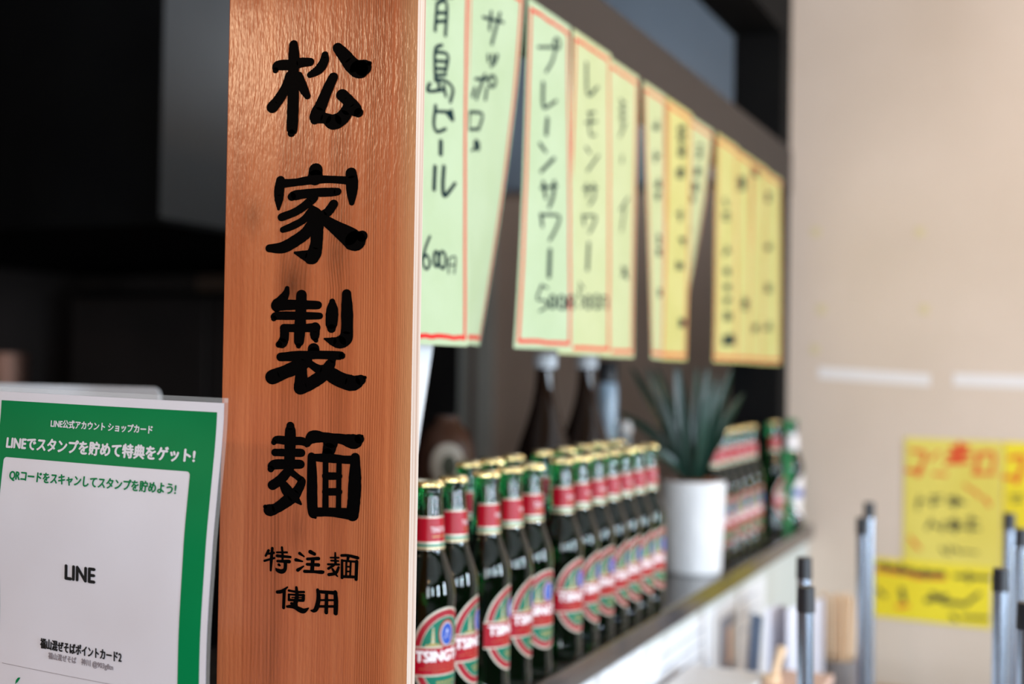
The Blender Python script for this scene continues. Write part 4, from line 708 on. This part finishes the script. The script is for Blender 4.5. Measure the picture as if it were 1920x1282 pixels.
ORD = ['first', 'second', 'third', 'fourth', 'fifth', 'sixth', 'seventh', 'eighth', 'ninth', 'tenth', 'eleventh', 'twelfth']
front = [1.2090, 1.2745, 1.354, 1.421, 1.487, 1.5941, 1.6600, 1.7235, 1.785, 1.8465, 1.908, 1.9705]
turn = [-18, 12, 11, 14, -14, -6, 4, -9, 8, -4, 3, -6]
back = [1.4697, 1.538, 1.6085, 1.716, 1.801, 1.8841, 1.958, 2.0402]
rest = [2.470, 2.534, 2.598, 2.662, 2.726, 2.790]
used = False
def put(x, y, deg, lab, grp):
    global used
    o = copy_thing(beer, (x, y, SHZ), math.radians(deg)) if used else beer
    if not used: o.location = (x, y, SHZ); o.rotation_euler = (0, 0, math.radians(deg)); used = True
    tag(o, lab, 'bottle', grp)
for i, y in enumerate(front):
    put(-.6225 - (.004 if i == 1 else 0), y, turn[i], 'gold-capped green beer bottle, %s in the front row counting from the board' % ORD[i], 'green beer bottles in the front row')
for i, y in enumerate(back):
    put(-.700, y, random.uniform(-15, 15), 'gold-capped green beer bottle, %s in the second row counting from the board' % ORD[i], 'green beer bottles in the second row')
for i, y in enumerate(rest):
    put(-.648, y, random.uniform(-14, 14), 'gold-capped green beer bottle right of the white plant pot, %s away from it' % ORD[i], 'green beer bottles right of the plant pot')
put(-.648, 3.03, 6, 'gold-capped green beer bottle standing alone beside the white-labelled bottle', 'green beer bottles right of the plant pot')
# the white-labelled bottle at the end
t = empty('beer_bottle', (-.628, 3.145, SHZ), 0)
mb = MB(); mb.lathe(PROF + PNECK[1:], 40); mb.m = [0 if i < (len(PROF) - 1) * 40 else 1 for i in range(len(mb.m))]
mb.build('glass', [M['glass_neck'], M['glass_neck']], t, True)
capm = mat('green_crown_cap', lin((40, 120, 70)), 0.35, 0.3); mottle(capm, lin((40, 120, 70)), lin((34, 108, 62)), 40)
crown_cap(capm, t, .2578)
mb = MB(); F = cyl(.0299)
ellipse(mb, F, 0, .080, .036, .052, .0001, 0); patch(mb, F, -.034, .034, .078, .096, .0002, 1); ellipse(mb, F, 0, .055, .012, .014, .0002, 2)
mb.build('front_label', [M['label_white'], M['label_blue'], M['label_cream']], t, True)
mb = MB(); mb.grid(lambda u, w: ((.0181 - (w - .19) * .055) * math.cos(u), (.0181 - (w - .19) * .055) * math.sin(u), w), [-2.2 + 4.4 * i / 24 for i in range(25)], [.191, .228], 0)
mb.build('neck_label', M['label_white'], t, True)
tag(t, 'green-capped bottle with white and blue label at the wall end of the shelf', 'bottle')

# ------------------------------------------------------------------ bottles and jug at the back of the shelf
def sake(x, y, lab, tagged=False):
    t = empty('sake_bottle', (x, y, SHZ))
    mb = MB(); mb.lathe([(0, .004), (.046, .003), (.051, 0), (.0525, .006), (.0525, .205), (.050, .228), (.042, .255), (.032, .285), (.0235, .315), (.0180, .345), (.0160, .372), (.0158, .380), (.0185, .382), (.0185, .388), (0, .389)], 36)
    mb.build('glass', M['amber'], t, True)
    mb = MB(); mb.lathe([(.0190, .3825), (.0205, .385), (.0205, .404), (.0190, .408), (0, .4085)], 28); mb.build('cap', M['cap_white'], t, True)
    mb = MB(); F = cyl(.0528); patch(mb, F, -.055, .055, .05, .17, 0, 0); patch(mb, F, -.03, .03, .07, .15, .0002, 1); mb.build('label', [M['label_pale'], M['label_cream']], t, True)
    if tagged:
        mb = MB(); pts = [(-.012, .02), (.012, .02), (.016, .07), (.006, .092), (-.006, .092), (-.016, .07)]
        mb.add([(.0545 - max(0, z + .145 - .205) * .45, y_ - .028, z + .145) for y_, z in pts] + [(.0555 - max(0, z + .145 - .205) * .45, y_ - .028, z + .145) for y_, z in pts], [tuple(reversed(range(6))), tuple(range(6, 12))] + [(i, (i + 1) % 6, 6 + (i + 1) % 6, 6 + i) for i in range(6)])
        mb.build('shoulder_tag', M['orange'], t)['label'] = 'orange paper tag'
    return tag(t, lab, 'bottle', 'large amber bottles behind the beer')
sake(-.85, 2.090, 'large dark amber bottle with white cap, nearer the wooden board', True)
sake(-.85, 2.300, 'large dark amber bottle with white cap, nearer the plant')
t = empty('water_bottle', (-.90, 2.565, SHZ))
mb = MB(); mb.lathe([(0, .002), (.019, 0), (.021, .004), (.021, .34), (.018, .352), (0, .353)], 28); mb.build('body', M['clear_plastic'], t, True)
mb = MB(); mb.lathe([(.019, .353), (.022, .355), (.022, .392), (.019, .398), (0, .3985)], 28); mb.build('cap', M['black_plastic'], t, True)
tag(t, 'tall pale blue bottle with dark cap behind the beer, left of the plant', 'bottle')
t = empty('small_bottle', (-.84, 2.50, SHZ))
mb = MB(); mb.lathe([(0, .002), (.021, 0), (.023, .004), (.023, .20), (.018, .222), (.013, .235), (.013, .245), (0, .2455)], 24); mb.build('body', M['clear_plastic'], t, True)
mb = MB(); mb.lathe([(.0135, .2456), (.0155, .2465), (.0165, .262), (.012, .274), (0, .2765)], 24); mb.build('stopper', M['cap_white'], t, True)
tag(t, 'small bottle with round pale stopper just left of the plant leaves', 'bottle')
t = empty('ceramic_jug', (-.955, 1.915, SHZ), -1.05)
mb = MB(); mb.lathe([(0, .003), (.042, 0), (.046, .008), (.050, .06), (.050, .215), (.046, .248), (.036, .275), (.022, .290), (.020, .300), (0, .301)], 36); mb.build('body', M['brown_glaze'], t, True)
mb = MB(); F = cyl(.0508); ellipse(mb, F, 0, .222, .030, .036, 0, 0); ellipse(mb, F, .002, .220, .012, .018, .0003, 1); mb.build('label', [M['label_pale'], M['notice_ink']], t, True)
tag(t, 'round-shouldered brown jug with pale round label near the hanging white sheet', 'jug')

# ------------------------------------------------------------------ potted plant
t = empty('potted_plant', (-.657, 2.372, SHZ)); tag(t, 'spiky green plant in a white textured pot on the bottle shelf', 'plant')
mb = MB(); mb.lathe([(0, .001), (.050, .0), (.054, .004), (.060, .166), (.060, .173), (.0565, .174), (.0555, .160), (0, .159)], 48); mb.build('pot', M['pot'], t, True)
mb = MB(); 
mb.lathe([(.0553, .158), (.05, .166), (.03, .170), (0, .171)], 30)
for k in range(46):
    a = random.uniform(0, 2 * PI); r_ = .05 * math.sqrt(random.random()); x, y = r_ * math.cos(a), r_ * math.sin(a); s_ = random.uniform(.004, .009)
    c_, sn = math.cos(a * 3), math.sin(a * 3)
    mb.add([(x + (dx * c_ - dy * sn) * s_, y + (dx * sn + dy * c_) * s_, .170 + dz * .006) for dx, dy, dz in ((-1, -.5, 0), (1, -.5, 0), (1, .5, .1), (-1, .5, 0), (-.8, -.4, .9), (.8, -.4, 1), (.8, .4, 1.1), (-.8, .4, .8))],
           [(4, 5, 6, 7), (0, 1, 5, 4), (1, 2, 6, 5), (2, 3, 7, 6), (3, 0, 4, 7)])
mb.build('bark_chips', M['soil'], t)
def leaf(tip, w, sag, base=(0, 0)):
    """a stiff pointed leaf from the crown to tip (relative to the pot)"""
    mb = MB(); B0 = Vector((base[0], base[1], .172)); T = Vector(tip); n = 14
    d = (T - B0); side = d.cross(Vector((0, 0, 1)))
    side = Vector((1, 0.3, 0)) if side.length < .02 else side
    nd = Vector((.35 + random.uniform(-.2, .3), -.75, .45 + random.uniform(0, .3)))   # blades turned to the window side
    side = d.cross(nd).normalized(); up = side.cross(d).normalized()
    if up.dot(nd) < 0: up = -up
    vs_ = []
    for i in range(n + 1):
        s_ = i / n
        c = B0 + d * s_ + up * (sag * math.sin(s_ * PI) )
        ww = w * (0.62 + 1.0 * s_ - .2 * s_ * s_) * (1 - s_ ** 2.2) ** .8 * .72 + .0004
        th = .0022 * (1 - s_) + .0004
        for q_ in (-1, -.5, 0, .5, 1): vs_.append(c + side * (q_ * ww) + up * (abs(q_) ** 1.5 * ww * .38))
        for q_ in (1, .5, 0, -.5, -1): vs_.append(c + side * (q_ * ww * .97) + up * (abs(q_) ** 1.5 * ww * .38 - th))
    fs = [(i * 10 + k, i * 10 + (k + 1) % 10, (i + 1) * 10 + (k + 1) % 10, (i + 1) * 10 + k) for i in range(n) for k in range(10)]
    mb.add(vs_, fs); mb.build('leaf', M['leaf'], t, True)
LEAVES = [((-.130, .0, .395), .015, .018), ((-.152, -.02, .300), .015, .030), ((-.125, -.07, .235), .014, .035), ((-.080, .01, .440), .015, .012), ((-.030, -.03, .450), .016, .006),
          ((.020, .02, .445), .015, .006), ((.050, -.02, .372), .014, .014), ((.062, .04, .400), .014, .012), ((-.058, -.05, .345), .015, .012), ((-.010, .05, .430), .014, .004),
          ((-.100, .07, .380), .014, .014), ((.035, -.06, .330), .014, .014), ((.075, .08, .340), .013, .018), ((-.015, -.06, .390), .015, .006), ((-.085, -.04, .400), .014, .012)]
for i, (tp, w, sg) in enumerate(LEAVES):
    a = math.atan2(tp[1], tp[0]); leaf((tp[0], tp[1], min(tp[2], .389)), w * 1.06, sg, (.012 * math.cos(a), .012 * math.sin(a)))

# ------------------------------------------------------------------ posters on the partition
def poster(name, y0, y1, z0, z1, lab, prints):
    mb = MB(); mb.box((-.605, y0, z0), (-.6035, y1, z1)); o = tag(mb.build(name, M['white_paper']), lab, 'poster', 'white posters on the partition')
    for nm, m_, rects in prints:
        mb = MB()
        for (a0, a1, b0, b1) in rects: mb.add([(-.6032, y, z) for y, z in ((a0, b0), (a1, b0), (a1, b1), (a0, b1))], [(0, 1, 2, 3)])
        mb.build(nm, M[m_], o)
    return o
lines = lambda y0, y1, zs: [(y0, y1 - random.uniform(0, .3) * (y1 - y0), z, z + .004) for z in zs]
poster('wall_poster', 1.30, 1.905, .52, .968, 'white poster under the shelf nearest the wooden board', [('printed_lines', 'print_grey', lines(1.36, 1.80, [.60 + .03 * k for k in range(9)]))])
poster('wall_poster', 1.935, 2.50, .50, .957, 'white poster with a small grey figure under the plant pot',
       [('printed_lines', 'print_grey', lines(1.98, 2.33, [.93 - .022 * k for k in range(5)])), ('printed_figure', 'print_grey', [(2.375, 2.43, .80, .925), (2.43, 2.49, .80, .83), (2.43, 2.49, .9, .925)]), ('printed_face', 'print_skin', [(2.43, 2.47, .83, .90)]),
        ('printed_stripe', 'print_red', [(2.10, 2.26, .80, .855)])])
poster('wall_poster', 2.52, 2.76, .60, .955, 'pale poster under the shelf nearest the beige wall', [('printed_lines', 'print_grey', lines(2.54, 2.73, [.93 - .03 * k for k in range(3)]))])

# ------------------------------------------------------------------ eating counter with upturned stools and small things
CT = 0.72
mb = MB(); mb.box((-.604, 1.15, CT - .035), (.06, 2.88, CT)); bevel(mb.build('eating_counter', M['counter']), .003)
ec = bpy.data.objects['eating_counter']; tag(ec, 'wooden eating counter below the poster-covered partition', 'counter')
for x, y in ((-.55, 1.2), (0.0, 1.2), (-.55, 2.82), (0.0, 2.82)):
    mb = MB(); mb.box((x - .025, y - .025, 0), (x + .025, y + .025, CT - .035)); mb.build('leg', M['counter'], ec)
def stool(cx, cy, tips, lab):
    t = empty('bar_stool', (cx, cy, CT)); tag(t, lab, 'stool', 'upturned stools on the eating counter')
    mb = MB(); mb.lathe([(0, 0), (.145, 0), (.158, .008), (.160, .02), (.158, .036), (.145, .042), (0, .043)], 40); mb.build('seat', M['black_plastic'], t, True)
    mb = MB(); n = 36; R_ = .10
    for k in range(n):
        a, b = 2 * PI * k / n, 2 * PI * (k + 1) / n
        mb.tube((R_ * math.cos(a), R_ * math.sin(a), .065), (R_ * math.cos(b), R_ * math.sin(b), .065), .006, n=8)
    mb.build('foot_ring', M['tube_steel'], t, True)
    for (x, y) in tips:
        dx, dy = x - cx, y - cy
        p = (dx * .97, dy * .97, .0425); q_ = (dx, dy, .428)
        mb = MB(); mb.tube(p, q_, .0093, n=24); lg = mb.build('leg', M['tube_steel'], t, True)
        d = (Vector(q_) - Vector(p)).normalized()
        mb = MB(); mb.tube(Vector(q_) - d * .026, Vector(q_) + d * .0025, .0106, .0100, n=24); mb.build('rubber_foot', M['black_plastic'], lg, True)
stool(-.182, 1.615, [(-.2783, 1.488), (-.324, 1.719), (-.081, 1.749), (-.0433, 1.5035)], 'upturned stool with steel legs and black feet, nearer the front')
stool(-.212, 2.345, [(-.3238, 2.232), (-.3493, 2.494), (-.0996, 2.4396), (-.0726, 2.211)], 'upturned stool with steel legs and black feet, nearer the beige wall')
# chopsticks
t = empty('chopstick_holder', (-.414, 2.56, CT)); tag(t, 'grey holder filled with light wooden chopsticks near the beige wall', 'holder')
mb = MB(); mb.lathe([(0, .0), (.034, 0), (.036, .003), (.038, .118), (.035, .118), (.033, .006), (0, .005)], 32); mb.build('cup', M['grey_can'], t, True)
for k in range(11):
    a = k * 2.4; r_ = .031 * math.sqrt((k + .5) / 11); x, y = r_ * math.cos(a), r_ * math.sin(a)
    mb = MB(); mb.tube((x * .8, y * .8, .006), (x * 1.22, y * 1.22, .243 - .006 * random.random()), .0030, .0044, n=6); mb.build('chopstick', M['oak'], t)
# standing menus
def zigzag(pts, z1, m, lab, lean=(0, 0)):
    """a folded card standing on the counter: one upright panel per fold"""
    x0, y0 = pts[0]
    t = empty('standing_menu', (x0, y0, CT)); tag(t, lab, 'menu', 'standing menus on the eating counter')
    for (xa, ya), (xb, yb) in zip(pts, pts[1:]):
        d = Vector((xb - xa, yb - ya, 0)).normalized(); nn = Vector((-d.y, d.x, 0)) * .0012
        a0, b0 = Vector((xa - x0, ya - y0, 0)), Vector((xb - x0, yb - y0, 0)); up = Vector((lean[0], lean[1], z1 - CT))
        q = [a0, b0, b0 + up, a0 + up]
        mb = MB(); mb.add(q + [p + nn for p in q], [(0, 1, 2, 3), (7, 6, 5, 4), (0, 4, 5, 1), (1, 5, 6, 2), (2, 6, 7, 3), (3, 7, 4, 0)])
        mb.build('panel', M[m], t)
    return t
zigzag([(-.545, 2.305), (-.5195, 2.286)], .958, 'slate', 'narrow slate blue card standing at the left of the pale folded menu', (.016, .0))
zigzag([(-.505, 2.323), (-.490, 2.385), (-.470, 2.336), (-.430, 2.490)], .965, 'lavender', 'pale lavender zigzag-folded menu standing in front of the partition', (.0, .0))
# condiment tray with a white sheet, stick and jar
t = empty('condiment_tray', (-.402, 2.06, CT)); tag(t, 'wooden condiment stand with black base on the eating counter', 'stand')
mb = MB(); mb.box((-.043, -.085, 0), (.043, .085, .165)); bevel(mb.build('black_base', M['black_plastic'], t), .003)
mb = MB(); mb.box((-.047, -.09, .165), (.047, .09, .180)); bevel(mb.build('wooden_top', M['pink_wood'], t), .002)
mb = MB(); mb.tube((-.435, 2.05, CT + .1805), (-.425, 2.075, CT + .232), .006, .008, n=14); mb.lathe([(0, 0), (.013, 0), (.015, .003), (.014, .012), (0, .013)], 20, 0, (-.4355, 2.049, CT + .180))
tag(mb.build('wooden_spoon', M['oak'], smooth=True), 'short wooden stick standing on the condiment stand', 'stick')
wb = MB(); wb.box((-.07, -.115, 0), (.06, .115, .183)); 
o = wb.build('tissue_box', M['white_paper'], loc=(-.512, 1.985, CT)); bevel(o, .004); tag(o, 'white box under the posters beside the condiment stand', 'box')

# ------------------------------------------------------------------ notices and tape on the beige wall
def notice(x0, x1, z0, z1, tilt, lab, sets, y=3.2485, pm='notice_yellow'):
    cx_, cz = (x0 + x1) / 2, (z0 + z1) / 2; ct, st_ = math.cos(tilt), math.sin(tilt)
    def P(x, z, yy): return (cx_ + (x - cx_) * ct + (z - cz) * st_, yy, cz - (x - cx_) * st_ + (z - cz) * ct)
    mb = MB(); qd = [(x0, z0), (x1, z0), (x1, z1), (x0, z1)]
    mb.add([P(*p, y - .0008) for p in qd] + [P(*p, y) for p in qd], [(0, 1, 2, 3), (7, 6, 5, 4), (0, 4, 5, 1), (1, 5, 6, 2), (2, 6, 7, 3), (3, 7, 4, 0)])
    o = tag(mb.build('wall_notice', M[pm]), lab, 'notice', 'yellow notices on the beige wall')
    for key, nm, m_ in sets:
        mb = MB(); brush(mb, [[(p[0] / 1000., p[1] / 1000., p[2] / 1000.) for p in s_] for s_ in NOTICE[key]], lambda a, b, l: (a, y - .0012 - l, b), cap=8)
        mb.build(nm, M[m_], o)
notice(-.3735, -.150, .925, 1.2375, .006, 'bright yellow notice with red heading and dark writing on the beige wall', [('n1r', 'red_heading', 'notice_red'), ('n1k', 'dark_writing', 'notice_ink')], 3.2485, 'notice_pale')
notice(-.147, .080, .930, 1.2360, .006, 'bright yellow notice cut off by the right edge, beside the other red-headed one', [('n2r', 'red_heading', 'notice_red'), ('n2k', 'dark_writing', 'notice_ink')])
notice(-.4405, -.171, .795, .939, .02, 'wide low yellow notice with dark heading line, lowest on the beige wall', [('n3k', 'dark_writing', 'notice_ink'), ('n3r', 'red_writing', 'notice_red')], 3.2465)
def strip(name, x0, z0, x1, z1, h, m_, lab, grp):
    mb = MB(); q = [(x0, z0), (x1, z1), (x1, z1 + h), (x0, z0 + h)]
    mb.add([(x, 3.249, z) for x, z in q] + [(x, 3.25, z) for x, z in q], [(0, 1, 2, 3), (7, 6, 5, 4), (0, 4, 5, 1), (1, 5, 6, 2), (2, 6, 7, 3), (3, 7, 4, 0)])
    tag(mb.build(name, m_), lab, 'tape', grp)
strip('tape_strip', -.583, 1.378, -.315, 1.364, .029, M['tape'], 'long white tape strip on the beige wall, left one beside the menu strips', 'white tape strips on the wall')
strip('tape_strip', -.262, 1.366, -.02, 1.362, .030, M['tape'], 'long white tape strip on the beige wall, right one above the yellow notices', 'white tape strips on the wall')
for (x, z, where) in ((-.5926, 1.7455, 'upper left, beside the beam end'), (-.3418, 1.7386, 'upper right of the four'), (-.5772, 1.5508, 'lower left of the four'), (-.3301, 1.55, 'lower right of the four'), (-.592, 1.4503, 'just above the left tape strip')):
    strip('tape_remnant', x - .010, z - .011, x + .010, z - .011, .022, M['glue'], 'small yellowed tape remnant on the beige wall, ' + where, 'yellowed tape remnants')

# ------------------------------------------------------------------ kitchen behind
t = empty('range_hood', (-1.78, 2.19, 1.70)); tag(t, 'large kitchen range hood coloured dark on the shaded front, grey on the lit side', 'hood')
mb = MB(); mb.box((-1.38, .004, 0), (-.003, 1.35, 1.05)); mb.build('hood_body', M['black_paint'], t)
mb = MB(); mb.box((-.003, 0.0, 0), (0, 1.35, 1.05)); mb.build('side_panel', M['hood_grey'], t)  # paler grey than the body: window light put into the colour
mb = MB(); mb.box((-1.42, -.012, -.012), (.012, 1.36, 0)); mb.build('lower_rim', M['black_paint'], t)
t = empty('refrigerator', (-2.32, 3.35, 0)); tag(t, 'dark refrigerator under the range hood with small grey notice', 'refrigerator')
mb = MB(); mb.box((-.75, 0, 0), (.40, .60, 1.62)); bevel(mb.build('cabinet', M['black_paint'], t), .01)
mb = MB(); mb.box((-.18, -.03, .10), (.39, -.001, 1.60)); bevel(mb.build('door', M['kitchen_dark'], t), .008)
mb = MB(); mb.box((-.74, -.03, .10), (-.19, -.001, 1.60)); bevel(mb.build('door', M['kitchen_dark'], t), .008)
mb = MB(); mb.box((.22, -.0325, 1.475), (.30, -.0305, 1.515)); mb.build('small_notice', M['print_grey'], t)
mb = MB(); mb.box((-3.15, 2.35, 0), (-2.2, 3.0, .86)); bevel(mb.build('stove', M['black_paint']), .01)
tag(bpy.data.objects['stove'], 'black cooking range under the range hood', 'stove')
t = empty('stock_pot', (-2.68, 2.65, .86)); tag(t, 'tall narrow dull copper pot on the cooking range', 'pot')
mb = MB(); mb.lathe([(0, 0), (.06, 0), (.068, .01), (.068, .55), (.064, .55), (.064, .02), (0, .012)], 36); mb.build('body', brushed('dull_copper', (.22, .12, .09), .5), t, True)
for sg in (1, -1):
    mb = MB(); mb.tube((sg * .067, -.03, .45), (sg * .095, -.03, .45), .006); mb.tube((sg * .095, -.03, .45), (sg * .095, .03, .45), .006); mb.tube((sg * .095, .03, .45), (sg * .067, .03, .45), .006); mb.build('handle', M['steel'], t, True)
